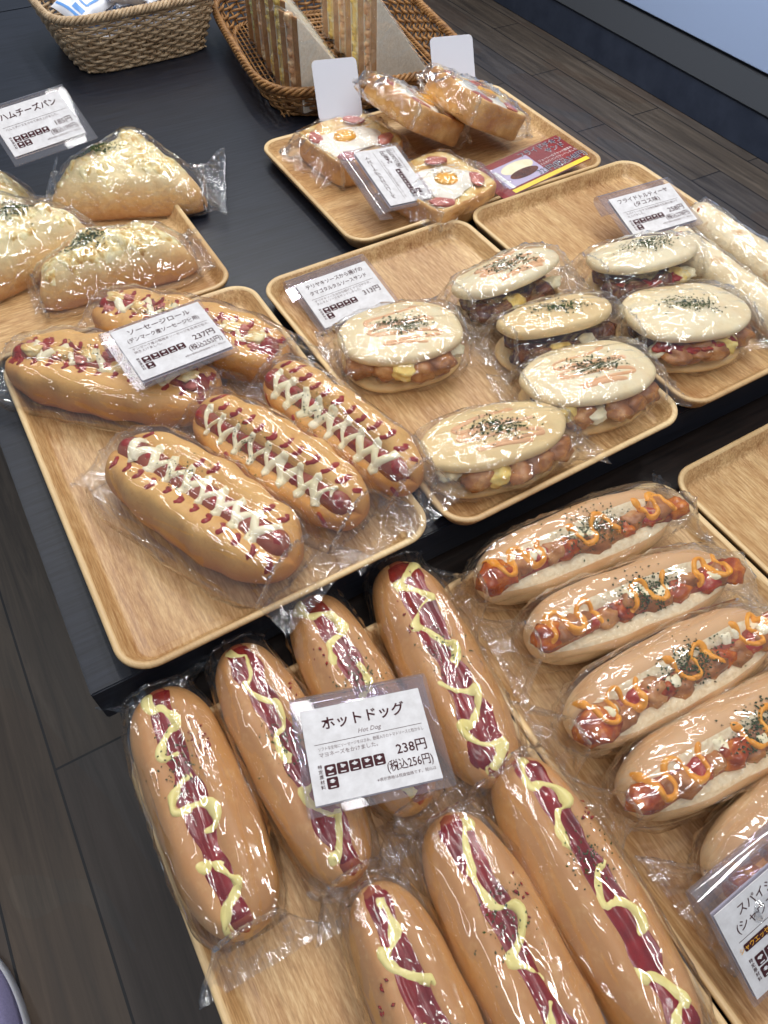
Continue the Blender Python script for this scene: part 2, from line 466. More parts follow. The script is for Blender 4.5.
# ------------------------------------------------------------------ film bag shrunk round an item
def bag_mesh(verts, e1=.025, e2=.025, flare=1.12, side=0., sidez=.01, zf=.012, seed=0., amp=1.0, nx=64, na=64, margin=.0016, zmin=.0006, slant=0.):
    P = np.array([tuple(v) for v in verts]); x0, x1 = P[:, 0].min(), P[:, 0].max()
    H = P[:, 2].max(); zc = H * .45
    W = max(abs(P[:, 1].min()), abs(P[:, 1].max()))
    th = np.arange(na) * 2 * PI / na; n = np.stack([np.cos(th), np.sin(th)], 1)
    D = np.abs((th[:, None] - th[None, :] + PI) % (2 * PI) - PI)
    C = np.where(D < R(80), 1 / np.maximum(np.cos(D), .05), 1e3)
    # stations
    xs = [x0 + (x1 - x0) * (.5 - .5 * math.cos(PI * i / (nx - 1))) for i in range(nx)]
    xs = [x0 + .004] + xs[2:-2] + [x1 - .004]
    rad = []
    for x in xs:
        S = P[np.abs(P[:, 0] - x) < .009][:, 1:] - np.array([0, zc])
        if side:
            f = max(0.0, 1 - (abs((x - (x0 + x1) / 2) / ((x1 - x0) / 2)) ** 6))
            S = np.concatenate([S, np.array([[-(W + side) * (.75 + .25 * f), sidez - zc], [(W + side * .3) * (.75 + .25 * f), sidez - zc]])])
        sup = (S @ n.T).max(0) + margin
        sup = np.maximum(sup, .002)
        rad.append((sup[None, :] * C).min(1))
    rad = np.array(rad)
    for _ in range(3):
        q = rad.copy(); q[1:-1] = (rad[:-2] + 2 * rad[1:-1] + rad[2:]) / 4
        rad = np.maximum(q, rad * .985)
    fl = W * flare
    rings = []
    def flange(k, sgn):
        """k 0..1 from item end to bag edge"""
        out = []
        base = rad[0] if sgn < 0 else rad[-1]
        xb = xs[0] if sgn < 0 else xs[-1]; e = e1 if sgn < 0 else e2
        t = k ** .8; t2 = t * t * (3 - 2 * t)
        for j in range(na):
            c, s_ = math.cos(th[j]), math.sin(th[j])
            ya, za = base[j] * c, zc + base[j] * s_
            yb = fl * math.copysign(abs(c) ** .8, c) * (.82 + .18 * k)
            zb = zf + .0007 * s_ + .0045 * k * nz(c * 3.1 + seed, sgn * 3, seed, 1.6)
            out.append([xb + sgn * (e * k) + slant * c * k * sgn, ya * (1 - t2) + yb * t2, za * (1 - t2) + zb * t2])
        return out
    ks = [.12, .25, .4, .55, .7, .85, 1.0]
    for k in reversed(ks): rings.append(flange(k, -1))
    for i, x in enumerate(xs):
        rings.append([[x, rad[i][j] * math.cos(th[j]), zc + rad[i][j] * math.sin(th[j])] for j in range(na)])
    for k in ks: rings.append(flange(k, 1))
    A = np.array(rings); m = A.shape[0]
    cx = (x0 + x1) / 2; hl = (x1 - x0) / 2
    for i in range(m):
        for j in range(na):
            x, y, z = A[i, j]
            u = abs(x - cx) / hl
            endk = min(1, max(0, (u - .72) / .35))
            c, s_ = math.cos(th[j]), math.sin(th[j])
            # pleats that gather towards the ends, loose folds elsewhere
            r1 = 1 - abs(2 * noise.noise(Vector((x * 14 + seed, c * 3.4 + x * 9, s_ * 3.4 - seed))))
            r2 = 1 - abs(2 * noise.noise(Vector((x * 42 + seed * 2, c * 7 - x * 30, s_ * 7 + seed))))
            r3 = max(0, 1 - 6 * abs(noise.noise(Vector((x * 7 + seed * 3, c * 2.2 + x * 10, s_ * 2.2 + seed)))))
            d = (.0022 * (r1 - .45) * (.35 + 1.1 * endk) + .0012 * (r2 - .5) * (.5 + endk) + .0026 * r3) * amp
            d = max(d, -.0010)
            A[i, j, 1] += c * d; A[i, j, 2] += s_ * d
            if u > 1.0: A[i, j, 2] += .0032 * amp * (r2 - .6) * min(1, (u - 1) * 8)
            if A[i, j, 2] < zmin: A[i, j, 2] = zmin
    vs = A.reshape(-1, 3).tolist(); fs = []
    for i in range(m - 1):
        for j in range(na):
            fs.append((i * na + j, i * na + (j + 1) % na, (i + 1) * na + (j + 1) % na, (i + 1) * na + j))
    return vs, fs

def add_bag(root, parts_verts, mat='film', **kw):
    v, f = bag_mesh(parts_verts, **kw)
    return link_mesh('plastic_bag', v, f, M[mat], root)

def jitter_path(x0, x1, fn, n): return [(x0 + (x1 - x0) * i / (n - 1), fn(i / (n - 1))) for i in range(n)]

def smoothw(seed, w, var=.35): return lambda t: w * (1 + var * noise.noise(Vector((t * 6 + seed, seed, 0))) * 1.6)

# ------------------------------------------------------------------ structure
g = G().add([(-2.2, -1.6, 0), (3.6, -1.6, 0), (3.6, 5.2, 0), (-2.2, 5.2, 0)], [(0, 1, 2, 3)])
g.add([(-2.2, -1.6, -.02), (3.6, -1.6, -.02), (3.6, 5.2, -.02), (-2.2, 5.2, -.02)], [(3, 2, 1, 0)])
tag(g.obj('floor', M['floor'], None, False), None, kind='structure')

def legbox(g, x, y, z1, s=.05): g.box((x, y, z1 / 2), (s, s, z1))

# upper display table (two table tops butted together, with a seam)
TBX0, TBX1, TBY0, TBYM, TBY1 = -.0738, .744, .290, 1.606, 3.0
def display_table(name, x0, x1, y0, y1, z, th, mat, label, legh=None, apron=.05):
    root = empty(name, ((x0 + x1) / 2, (y0 + y1) / 2, 0))
    cx, cy = root.location.x, root.location.y
    bm = bmesh.new(); bmesh.ops.create_cube(bm, size=1)
    for v in bm.verts: v.co = Vector((v.co.x * (x1 - x0), v.co.y * (y1 - y0), z - th / 2 + v.co.z * th))
    bmesh.ops.bevel(bm, geom=bm.edges[:], offset=.0012, segments=2, affect='EDGES')
    me = bpy.data.meshes.new('table_top'); bm.to_mesh(me); bm.free(); me.materials.append(mat)
    o = bpy.data.objects.new('table_top', me); COL.objects.link(o); o.parent = root
    G().box((0, 0, z - th - apron / 2), (x1 - x0 - .06, y1 - y0 - .06, apron)).obj('apron', mat, root, False)
    for sx in (-1, 1):
        for sy in (-1, 1):
            gg = G(); gg.box((sx * ((x1 - x0) / 2 - .06), sy * ((y1 - y0) / 2 - .06), (z - th) / 2), (.05, .05, z - th - .0))
            gg.obj('leg', mat, root, False)
    tag(root, label, 'table'); return root
display_table('display_table', TBX0, TBX1, TBY0, TBYM - .0006, .78, .045, M['table'], 'dark blue-black laminate table holding the far trays and both baskets')
display_table('display_table', TBX0, TBX1, TBYM + .0006, TBY1, .78, .045, M['table'], 'matching dark table end beyond the seam, behind the wicker baskets')
display_table('display_table', -.050, .95, -.36, .315, .73, .035, M['low'], 'lower dark brown wood table in front holding the nearest trays')

# refrigerated case at the far right
CX = 2.41
case = empty('display_case', (CX + .4, 2.2, 0))
def cbox(name, x0, x1, z0, z1, mat, y0=-1.6, y1=2.6):
    bm = bmesh.new(); bmesh.ops.create_cube(bm, size=1)
    for v in bm.verts: v.co = Vector(((x0 + x1) / 2 - CX - .4 + v.co.x * (x1 - x0), (y0 + y1) / 2 + v.co.y * (y1 - y0), (z0 + z1) / 2 + v.co.z * (z1 - z0)))
    bmesh.ops.bevel(bm, geom=bm.edges[:], offset=.003, segments=2, affect='EDGES')
    me = bpy.data.meshes.new(name); bm.to_mesh(me); bm.free(); me.materials.append(M[mat]) 
    o = bpy.data.objects.new(name, me); COL.objects.link(o); o.parent = case; return o
cbox('kick_plate', CX, CX + .75, 0, .125, 'case_kick')
cbox('lower_panel', CX - .006, CX + .75, .129, .232, 'case_panel')
cbox('shadow_gap', CX + .02, CX + .72, .232, .244, 'case_black')
cbox('front_panel', CX - .012, CX + .75, .244, .80, 'case_white')
cbox('ledge', CX - .03, CX + .75, .802, .83, 'case_panel')
cbox('cabinet_back', CX + .60, CX + .75, .83, 1.5, 'case_white')
tag(case, 'refrigerated display case with pale blue front panel and dark kick plate across the aisle', 'display case')

# ------------------------------------------------------------------ trays
def tray_mesh(W=.270, L=.388, r=.028, h=.021):
    prof = [(.016, .0), (.008, .004), (.002, .015), (.0, .0185), (.0006, .0205), (.0025, .0212), (.0045, .0206), (.0065, .0185), (.0115, .0095), (.0140, .0060), (.0172, .0047), (.0205, .0050), (.0225, .0042)]
    vs = []; fs = []; NC = 12
    for off, z in prof:
        hw, hl = W / 2 - off, L / 2 - off; rr = max(r - off, .006)
        for cx, cy, a0 in ((hw - rr, hl - rr, 0), (-hw + rr, hl - rr, 90), (-hw + rr, -hl + rr, 180), (hw - rr, -hl + rr, 270)):
            for k in range(NC):
                a = R(a0 + 90 * k / (NC - 1)); vs.append((cx + rr * math.cos(a), cy + rr * math.sin(a), z))
    n = 4 * NC
    for i in range(len(prof) - 1):
        for j in range(n): fs.append((i * n + j, i * n + (j + 1) % n, (i + 1) * n + (j + 1) % n, (i + 1) * n + j))
    fs.append(tuple(range(n - 1, -1, -1))); fs.append(tuple((len(prof) - 1) * n + j for j in range(n)))
    return vs, fs
tv, tf = tray_mesh()
tray0 = link_mesh('serving_tray', tv, tf, M['tray'])
ZU, ZL = .7802, .7302
trays = [
 ((.0878, .472, ZU), 0.3, 'wood-print tray of saucy sausage rolls at the left corner of the upper table'),
 ((.3665, .4655, ZU), .9, 'wood-print tray of teriyaki chicken sandwiches, in the middle of the upper table'),
 ((.6440, .4720, ZU), .6, 'wood-print tray of tortilla wraps and flat buns at the right edge of the table'),
 ((.5490, .8035, ZU), 90.3, 'wood-print tray of egg toasts in front of the sandwich basket'),
 ((.0150, .8040, ZU), 90.3, 'wood-print tray of cheese-topped pastries at the left of the upper table'),
 ((.0640, .0585, ZL), .2, 'wood-print tray of ketchup hot dogs nearest the camera'),
 ((.3355, .0610, ZL), .4, 'wood-print tray of spicy taco rolls on the lower table'),
 ((.6100, .0580, ZL), .5, 'empty wood-print tray at the right end of the lower table'),
]
for i, (loc, rz, lab) in enumerate(trays):
    o = tray0 if i == 0 else tray0.copy()
    if i: COL.objects.link(o)
    o.location = loc; o.rotation_euler = (0, 0, R(rz))
    tag(o, lab, 'tray', 'wood-print serving trays')
FU, FL_ = ZU + .0045, ZL + .0045      # tray floors

# ------------------------------------------------------------------ hot dogs (nearest tray)
def hot_dog(loc, yaw, L, w, label, seed, h=.052, ang=90, slope=.1, kw=.0095, zig=8, e1=.020, e2=.024, herb_s=0., mamp=.0085):
    rnd = random.Random(int(seed * 100)); root = empty('hot_dog', loc, (0, 0, R(yaw)))
    bv, bf = roll_surface(L, w, h, ang, slope, .30, .24, 4.2, seed=seed, lump=.05)
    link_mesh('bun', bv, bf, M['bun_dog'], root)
    cen = lambda s: (math.cos(R(ang) + slope * s) * .0105 + 0, h * .42 + math.sin(R(ang) + slope * s) * (.0135 - .006 * s * s))
    sv, sf = capsule(L * .985, .0115, centre=cen, seed=seed)
    link_mesh('sausage', sv, sf, M['sausage'], root)
    off = len(bv); av = bv + sv; af = bf + [tuple(i + off for i in q) for q in sf]
    c = Caster(av, af, ang, (0, 0, h * .42))
    g = G(); cl = jitter_path(-L * .475, L * .475, lambda t: slope * (1 - 2 * t) * .9 * h * .5 + .0022 * nz(t * 7, seed, 0), 70)
    c.strip(g, cl, lambda t: kw * (1 + .45 * nz(t * 9, seed, 3) * 1.5), .0026, 11); g.obj('ketchup', M['ketchup'], root)
    g = G(); f0 = rnd.uniform(0, 6)
    path = [(x + .0035 * math.sin(zig * PI * 2 * t + f0 + .6), l + mamp * math.sin(zig * PI * t + f0 + 1.5 * nz(t * 4, seed, 2)) * (1 + .9 * nz(t * 5, seed, 8))) for t, (x, l) in
            ((i / 239, (-L * .47 + L * .94 * i / 239, slope * (1 - 2 * i / 239) * .9 * h * .5)) for i in range(240))]
    c2 = Caster(av + g.v, af, ang, (0, 0, h * .42))
    pts = []
    for x, l in path:
        q = c2.hit(x, l, .0038)
        if q: pts.append(q[0])
    for _ in range(3): pts = [pts[0]] + [(pts[i - 1] + pts[i] * 2 + pts[i + 1]) / 4 for i in range(1, len(pts) - 1)] + [pts[-1]]
    path = path[::2]
    for a_, b_ in (((0, 46), (49, 84), (86, 120)) if seed % 2 > 1 else ((0, 70), (74, 120))):
        c2.strip(g, path[a_:b_], lambda t: .0040 * (1 + 1.0 * nz(t * 11 + a_, seed, 1)), .0030, 9)
    g.obj('mayonnaise', M['mayo'], root)
    g = G(); sd_ = rnd.choice((-1, 1)) if seed != 1.3 else 1
    c.flakes(g, [(-L * .17 + rnd.gauss(0, .008), sd_ * rnd.uniform(.013, .024)) for _ in range(26 if seed == 1.3 else 7)], .0019, rnd)
    g.obj('sauce_specks', M['ketchup_baked'], root)
    g = G(); c.flakes(g, [(rnd.gauss(herb_s * L, .012), rnd.gauss(0, .010)) for _ in range(70)], .0011, rnd)
    for k in range(len(g.v)): g.v[k] += c.d * rnd.choice((.001, .003, .0045)) * 0 
    g2 = G(); c.flakes(g2, [(rnd.gauss(herb_s * L, .010), rnd.gauss(0, .006)) for _ in range(60)], .0012, rnd)
    for k in range(len(g2.v)): g2.v[k] += c.d * .0042
    g.add(g2.v, g2.f); g.obj('herb_flakes', M['herb'], root)
    add_bag(root, av + pts[::4], e1=e1, e2=e2, seed=seed, flare=1.28, amp=1.3)
    return tag(root, label, 'hot dog', 'bagged ketchup hot dogs')

HD = [
 ((-.033, .186), -91, .187, .068, 'ketchup hot dog at the far left of the nearest tray, bag over the edge', 1.3, 95, .05, -.12),
 ((.036, .186), -89, .197, .062, 'ketchup hot dog under the left edge of the large price card', 2.7, 88, -.05, .02),
 ((.102, .200), -92, .192, .062, 'short pale hot dog half hidden behind the top of the large price card', 3.9, 84, -.10, .0),
 ((.172, .190), -97, .200, .067, 'hot dog with a broad ketchup stripe, right of the large price card', 4.4, 90, .12, .0),
 ((.038, -.012), -94, .185, .060, 'front-row hot dog, leftmost, cut off by the bottom of the photo', 5.2, 92, -.03, .12),
 ((.103, -.006), -94, .198, .066, 'front-row hot dog in the middle with a thick yellow squiggle', 6.6, 88, .05, -.12),
 ((.168, .002), -93, .198, .064, 'front-row hot dog beside the dark gap between the two near trays', 7.1, 80, .06, -.1),
]
for (x, y), yaw, L, w, lab, sd, an, sl, hs in HD:
    hot_dog((x, y, FL_), yaw, L, w, lab, sd, ang=an, slope=sl, herb_s=hs, kw=.0098 if sd != 4.4 else .013, zig={1.3: 9, 2.7: 8, 3.9: 7, 4.4: 9, 5.2: 7, 6.6: 7, 7.1: 9}[sd], mamp=.0085 if sd != 4.4 else .013)

# ------------------------------------------------------------------ spicy taco rolls
def taco_roll(loc, yaw, L, label, seed, w=.062, h=.060, ang=116, tilt=0):
    rnd = random.Random(int(seed * 100)); root = empty('taco_roll', loc, (0, 0, R(yaw)))
    bv, bf = roll_surface(L, w, h, ang, .0, .44, .40, 4.0, seed=seed, hc=.44, lump=.06)
    o = link_mesh('bun', bv, bf, [M['bun_taco'], M['crumb']], root)
    na = 56
    for p in o.data.polygons:                       # the cut faces show crumb
        j = (p.vertices[0] % na); th = 2 * PI * j / na; d = (th - R(ang) + PI) % (2 * PI) - PI
        if abs(d) < .62 and len(p.vertices) == 4: p.material_index = 1
    a = R(ang); cy, cz = math.cos(a) * .0145, h * .44 + math.sin(a) * .0135
    sv, sf = capsule(L * 1.0, .0125, centre=lambda s: (cy, cz + .002 - .003 * s * s), seed=seed)
    link_mesh('sausage', sv, sf, M['sausage_pink'], root)
    ex_v = []; gt = G(); gr = G(); gc = G()
    for k in range(14):
        s = -.93 + 1.86 * k / 13 + rnd.uniform(-.03, .03)
        u = rnd.uniform(-.4, .4)
        c = (s * L / 2, cy + math.cos(a + u) * .0105, cz + math.sin(a + u) * .0105)
        r = rnd.uniform(.0080, .0115) * (1.25 if k in (0, 13) else 1)
        v, f = blob(c, (r * 1.2, r, r * .85), seed + k, .22)
        if k in (0, 5, 9, 13): link_mesh('tomato_piece', v, f, M['tomato'], root); gt.add(v, f)
        elif k in (3, 11): link_mesh('chorizo_slice', v, f, M['salsa_red'], root); gr.add(v, f)
        else: gc.add(v, f)
        ex_v += v[::7]
    gc.obj('minced_meat', M['chicken'], root)
    off = len(bv); av = list(bv); af = list(bf)
    for vv, ff in ((sv, sf), (gt.v, gt.f), (gr.v, gr.f), (gc.v, gc.f)):
        o_ = len(av); av += vv; af += [tuple(i + o_ for i in q) for q in ff]
    c = Caster(av, af, ang - 8, (0, 0, h * .44)); f0 = rnd.uniform(0, 6)
    l0 = .0035
    g = G()
    for (a0, a1, n) in ((-.47, -.20, 4), (-.08, .16, 3), (.27, .46, 3)):
        path = [(L * (a0 + (a1 - a0) * t) + .002 * math.sin(n * 2 * PI * t), l0 + .0105 * math.sin(n * PI * t + f0)) for t in (i / 79 for i in range(80))]
        c.strip(g, path, lambda t: .0028 * (1 + .9 * nz(t * 7, seed, 4)), .0030, 9)
    g.obj('cheese_sauce', M['cheese_sauce'], root)
    for k in range(6):
        g = G()
        x, l = rnd.uniform(-.4, .42) * L, l0 + rnd.uniform(-.007, .007)
        c.strip(g, [(x - .006 + .012 * i / 9, l + .002 * math.sin(i)) for i in range(10)], lambda t: .0048 * math.sin(PI * min(max(t, .06), .94)), .0028, 7)
        if g.f: g.obj('white_sauce', M['mayo_white'], root)
    g = G(); c.flakes(g, [(rnd.gauss(.04 * L, .014), l0 + rnd.gauss(0, .008)) for _ in range(420)], .0013, rnd); g.obj('herb_flakes', M['herb'], root)
    add_bag(root, av, e1=.022, e2=.026, seed=seed, flare=1.3, amp=1.4)
    return tag(root, label, 'bread roll', 'bagged spicy taco rolls')
TR = [
 ((.336, .226), -5, .197, 'farthest spicy taco roll on its tray, round tomato piece at its left end', 1.1),
 ((.336, .157), -8, .188, 'second spicy taco roll from the far end of its tray, lying behind the tray centre', 2.2),
 ((.322, .092), -3, .190, 'third spicy taco roll, halfway down its tray, tan crust facing up', 3.3),
 ((.330, .030), -4, .205, 'spicy taco roll in front of the third, cut by the right edge of the photo', 4.4),
 ((.336, -.032), 3, .185, 'spicy taco roll mostly hidden behind its own price card at the bottom right', 5.5),
]
for (x, y), yaw, L, lab, sd in TR: taco_roll((x, y, FL_), yaw, L, lab, sd)

# ------------------------------------------------------------------ sausage rolls (upper left tray)
def sausage_roll(loc, yaw, L, w, label, seed, ang=82, pizza=False, h=.056, bend=0., side=0., zoff=0, slope=0.):
    rnd = random.Random(int(seed * 100)); root = empty('sausage_roll', loc, (0, 0, R(yaw)))
    bv, bf = roll_surface(L, w, h, ang, slope, (.60 if not pizza else .34), (.36 if not pizza else .5), 4.0, scallop=.045, seed=seed, lump=.09, bend=bend)
    link_mesh('bun', bv, bf, M['bun_sausage'], root)
    cen = lambda s: (bend * (s * s - .4) + math.cos(R(ang)) * .012, h * .42 + math.sin(R(ang)) * (.0140 if not pizza else .011))
    sv, sf = capsule(L * .93, .0125, centre=cen, seed=seed)
    link_mesh('sausage', sv, sf, M['sausage_pink'], root)
    off = len(bv); av = bv + sv; af = bf + [tuple(i + off for i in q) for q in sf]
    c = Caster(av, af, ang, (0, 0, h * .42)); yb = lambda t: -bend * ((2 * t - 1) ** 2 - .4)
    g = G()
    if pizza:
        for k in range(9):
            x, l = L * (-.42 + .84 * k / 8), rnd.uniform(-.012, .012)
            c.strip(g, [(x - .011 + .022 * i / 11, l + .003 * math.sin(i + k)) for i in range(12)], lambda t: .0085 * math.sin(PI * min(max(t, .05), .95)), .0012, 9)
    amp = .024 if not pizza else .02
    n = 12
    for k in range(n):                                   # arcs of baked ketchup, one stroke after another
        x = L * (-.42 + .84 * k / (n - 1))
        for sgn in (-1, 1):
            if not pizza and sgn == (1 if ang < 110 else -1) and rnd.random() < .7: continue
            a0_, a1_ = (.013, .013 + rnd.uniform(.010, .017)) if not pizza else (.006, .020)
            pth = [(x + .006 * math.sin(PI * q) + .004 * q, sgn * (a0_ + (a1_ - a0_) * q)) for q in (i / 13 for i in range(14))]
            c.strip(g, pth, lambda t: .0027 * (1 + .6 * nz(t * 6, x * 90, 0)), .0022, 7)
        q = rnd.uniform(-.003, .003)                     # and along the sausage
        c.strip(g, [(x - .007 + .014 * i / 9, q + .002 * math.sin(i + k)) for i in range(10)], lambda t: .0050 * (1 + .4 * nz(t * 5, k, 0)), .0018, 7)
    g.obj('ketchup', M['ketchup_baked'], root)
    g = G()
    zig = 17 if not pizza else 11
    path = [(L * (-.40 + .80 * t) + .003 * math.sin(zig * PI * 2 * t), .0120 * math.sin(zig * PI * t + nz(t * 5, seed, 0))) for t in (i / 299 for i in range(300))]
    pts = [q[0] for q in (c.hit(x, l, .0022) for x, l in path) if q]
    for _ in range(3): pts = [pts[0]] + [(pts[i - 1] + pts[i] * 2 + pts[i + 1]) / 4 for i in range(1, len(pts) - 1)] + [pts[-1]]
    c.strip(g, path[::2], lambda t: .0033 * (1 + .8 * nz(t * 17, seed, 1)), .0034, 9)
    g.obj('mayonnaise', M['mayo_white'], root)
    if pizza:
        g = G()
        for k in range(6):
            x = L * (-.36 + .72 * k / 5) + rnd.uniform(-.006, .006); q = c.hit(x, rnd.uniform(-.008, .008), 0)
            if q: v, f = blob(q[0], (.010, .0085, .0035), seed + k, .35); g.add(v, f)
        g.obj('cheese', M['cheese'], root); av = av + g.v[::5]
        g = G()
        for k in range(10):
            x = L * (-.38 + .76 * k / 9) + rnd.uniform(-.006, .006); q = c.hit(x, rnd.uniform(-.014, .014), 0)
            if q: v, f = blob(q[0], (.006, .005, .003), seed + k * 3, .3); g.add(v, f)
        g.obj('bacon_bits', M['bacon'], root)
    g = G(); c.flakes(g, [(rnd.gauss(-.1 * L, .012), rnd.gauss(0, .009)) for _ in range(90)], .0011, rnd); 
    for k in range(len(g.v)): g.v[k] += c.d * .0022
    g.obj('herb_flakes', M['herb'], root)
    add_bag(root, av + pts[::4], e1=.02, e2=.034, seed=seed, flare=1.12, side=side, sidez=.014)
    return tag(root, label, 'sausage roll', 'bagged sausage rolls')
sausage_roll((.061, .392, FU), -66, .200, .080, 'sausage roll nearest the left corner of its tray, striped with white mayonnaise', 1.5, ang=88, side=.012)
sausage_roll((.137, .406, FU), -68, .192, .065, 'sausage roll in the middle of the three lying side by side', 2.5, ang=128, side=.012)
sausage_roll((.201, .410, FU + .006), -74, .188, .058, 'sausage roll at the right edge of its tray, rightmost of the three side by side', 3.5, ang=128, side=.010)
sausage_roll((.044, .576, FU), -44, .215, .082, 'cheese and ketchup covered sausage roll behind, left of the tilted price card', 4.5, ang=96, pizza=True, side=.01)
sausage_roll((.130, .600, FU), -50, .215, .074, 'farthest sausage roll on its tray, its middle hidden under the tilted price card', 5.5, ang=92, pizza=True)

# ------------------------------------------------------------------ flat-bun sandwiches
def dome(L, w, h, z0, seed, pex=2.3, flat=.5, lump=.06, open_front=0.):
    """flat oval bun half: rounded top, flat base at z0"""
    vs = []; fs = []; nr, na = 18, 56
    for i in range(nr + 1):
        q = i / nr
        for j in range(na):
            th = 2 * PI * j / na; c, s = math.cos(th), math.sin(th)
            k = (abs(c) ** pex + abs(s) ** pex) ** (-1 / pex)
            k *= 1 + lump * nz(c * 1.3 + seed, s * 1.3, seed)
            if q < .72: rr = q / .72; zz = 1 - .42 * rr ** 2.4; rr *= .90
            else:
                a = (q - .72) / .28 * PI * .9; rr = .90 + .10 * math.sin(a); zz = .58 * (1 - (1 - math.cos(a)) / (1 - math.cos(PI * .9)))
            n = 1 + .20 * nz(c * rr * 1.8 + seed, s * rr * 1.8, seed * 2) + .07 * nz(c * rr * 5 + seed, s * rr * 5, seed)
            vs.append(Vector((c * k * rr * L / 2, s * k * rr * w / 2, z0 + max(0, zz * n) * h)))
    for i in range(nr):
        for j in range(na): fs.append((i * na + j, i * na + (j + 1) % na, (i + 1) * na + (j + 1) % na, (i + 1) * na + j))
    fs.append(tuple(nr * na + j for j in range(na)))
    return vs, [f for f in fs]
def rotx(vs, a, piv): 
    m = Matrix.Rotation(a, 3, 'X'); p = Vector(piv); return [m @ (v - p) + p for v in vs]
def flat_sandwich(loc, yaw, L, w, label, seed, topang=12, h=.052, sauce=True, meat='chicken', browned=False, bun='bun_white', pitch=0., salsa=False):
    rnd = random.Random(int(seed * 100)); root = empty('chicken_sandwich', loc, (0, R(pitch), R(yaw)))
    bv, bf = dome(L * .97, w * .96, .013, 0, seed + 9)
    link_mesh('bottom_bun', bv, bf, M['bun_white'], root)
    tv_, tf_ = dome(L, w * .92, .019, .023, seed)
    tv_ = [v + Vector((0, w * .04, 0)) for v in tv_]
    tv_ = rotx(tv_, R(topang), (0, w / 2, .03))      # opened towards the viewer (-Y), hinged at the back
    tv_ = [Vector((v.x, v.y, v.z)) for v in tv_]
    zmin = min(v.z for v in tv_)
    link_mesh('top_bun', tv_, tf_, M[bun], root)
    av = bv + tv_; af = bf + [tuple(i + len(bv) for i in f) for f in tf_]
    allv = []
    sl = G().add(*blob((0, .004, .0185), (L * .43, w * .42, .0065), seed, .05)); sl.obj('sauce_layer', M['teriyaki'], root); allv += sl.v[::3]
    order = ['c', 'c', 'e', 'c', 't', 'c']; rnd.shuffle(order)
    for k, kind in enumerate(order):
        t = -.92 + 1.84 * k / 5 + rnd.uniform(-.08, .08); x = t * L * .37
        yv = -w * .42 * math.sqrt(max(.1, 1 - (t * .80) ** 2)) + rnd.uniform(-.001, .005)
        if kind == 'c': v, f = blob((x, yv + .002, .0195 + .003 * rnd.random()), (rnd.uniform(.014, .019), .015, rnd.uniform(.009, .0115)), seed + k * 3, .22, freq=1.6); nm, mt = 'chicken_piece', meat
        elif kind == 'e': v, f = blob((x, yv + .001, .024), (.0135, .012, .0085), seed + k * 3, .25, freq=1.8); nm, mt = 'egg_salad', 'egg_yellow'
        else: v, f = blob((x, yv + .001, .022), (.012, .010, .006), seed + k * 3, .25, freq=1.8); nm, mt = 'tartar_sauce', 'mayo_white'
        link_mesh(nm, v, f, M[mt], root); allv += v[::3]
    av = av + allv
    if salsa:
        g = G()
        for k in range(6):
            t = -.8 + .26 * k; x = t * L * .4; yv = -w * .43 * math.sqrt(max(.1, 1 - (t * .8) ** 2))
            v, f = blob((x, yv + .004, .027), (.009, .007, .004), seed + k * 5, .3); g.add(v, f)
        g.obj('tomato_salsa', M['ketchup_baked'], root)
    c = Caster(tv_, tf_, 90, (0, 0, .03))
    if sauce:
        g = G(); f0 = rnd.uniform(0, 1)
        path = [(L * .30 * math.tanh(1.8 * math.sin(6 * PI * t + f0)) * (1 - .3 * abs(2 * t - 1)) + L * .10 * (t - .5), w * (.27 - .56 * t) + .003 * math.sin(15 * t)) for t in (i / 239 for i in range(240))]
        c.strip(g, path, lambda t: .0030 * (1 + .9 * nz(t * 14, seed, 0)), .0017, 7); g.obj('sauce_stripes', M['pink_sauce'], root)
    g = G(); c.flakes(g, [(rnd.gauss(0, .010) + (k_ % 3 - 1) * .012, rnd.gauss(0, .006) - (k_ % 3 - 1) * .004) for k_ in range(260)], .0015, rnd)
    for k in range(len(g.v)): g.v[k].z += .0006
    g.obj('herb_flakes', M['herb'], root)
    add_bag(root, av, e1=.018, e2=.028, seed=seed, flare=.92, amp=1.3, mat='film2')
    return tag(root, label, 'sandwich', 'bagged flat-bun chicken sandwiches')
flat_sandwich((.312, .488, FU), -14, .128, .100, 'round flat-bun chicken sandwich lying against the price card, with wavy pink sauce stripes', 1.2, topang=-4)
flat_sandwich((.458, .508, FU), 2, .128, .076, 'flat-bun sandwich farthest back on the middle tray, dark meat showing', 2.3, topang=-19, meat='teriyaki', pitch=-3)
flat_sandwich((.458, .426, FU), -8, .126, .076, 'narrow browned sandwich in the centre of the group of flat buns', 3.4, topang=-18, meat='teriyaki', sauce=False, bun='bun_browned')
flat_sandwich((.438, .348, FU), -10, .134, .092, 'large flat-bun sandwich with a yellow egg lump at the right corner of the middle tray', 4.5, topang=-7)
flat_sandwich((.314, .328, FU), -10, .138, .080, 'long flat-bun sandwich at the front edge of the middle tray', 5.6, topang=-6, bun='bun_browned')
flat_sandwich((.608, .464, FU), -8, .128, .086, 'white flat bun with dark chicken just in front of the right-hand price card', 6.7, topang=-16, meat='teriyaki', sauce=False, salsa=True)
flat_sandwich((.584, .370, FU), -16, .134, .108, 'big pale flat bun with a breaded cutlet at the front of the right tray', 7.8, topang=-7, sauce=False, salsa=True)

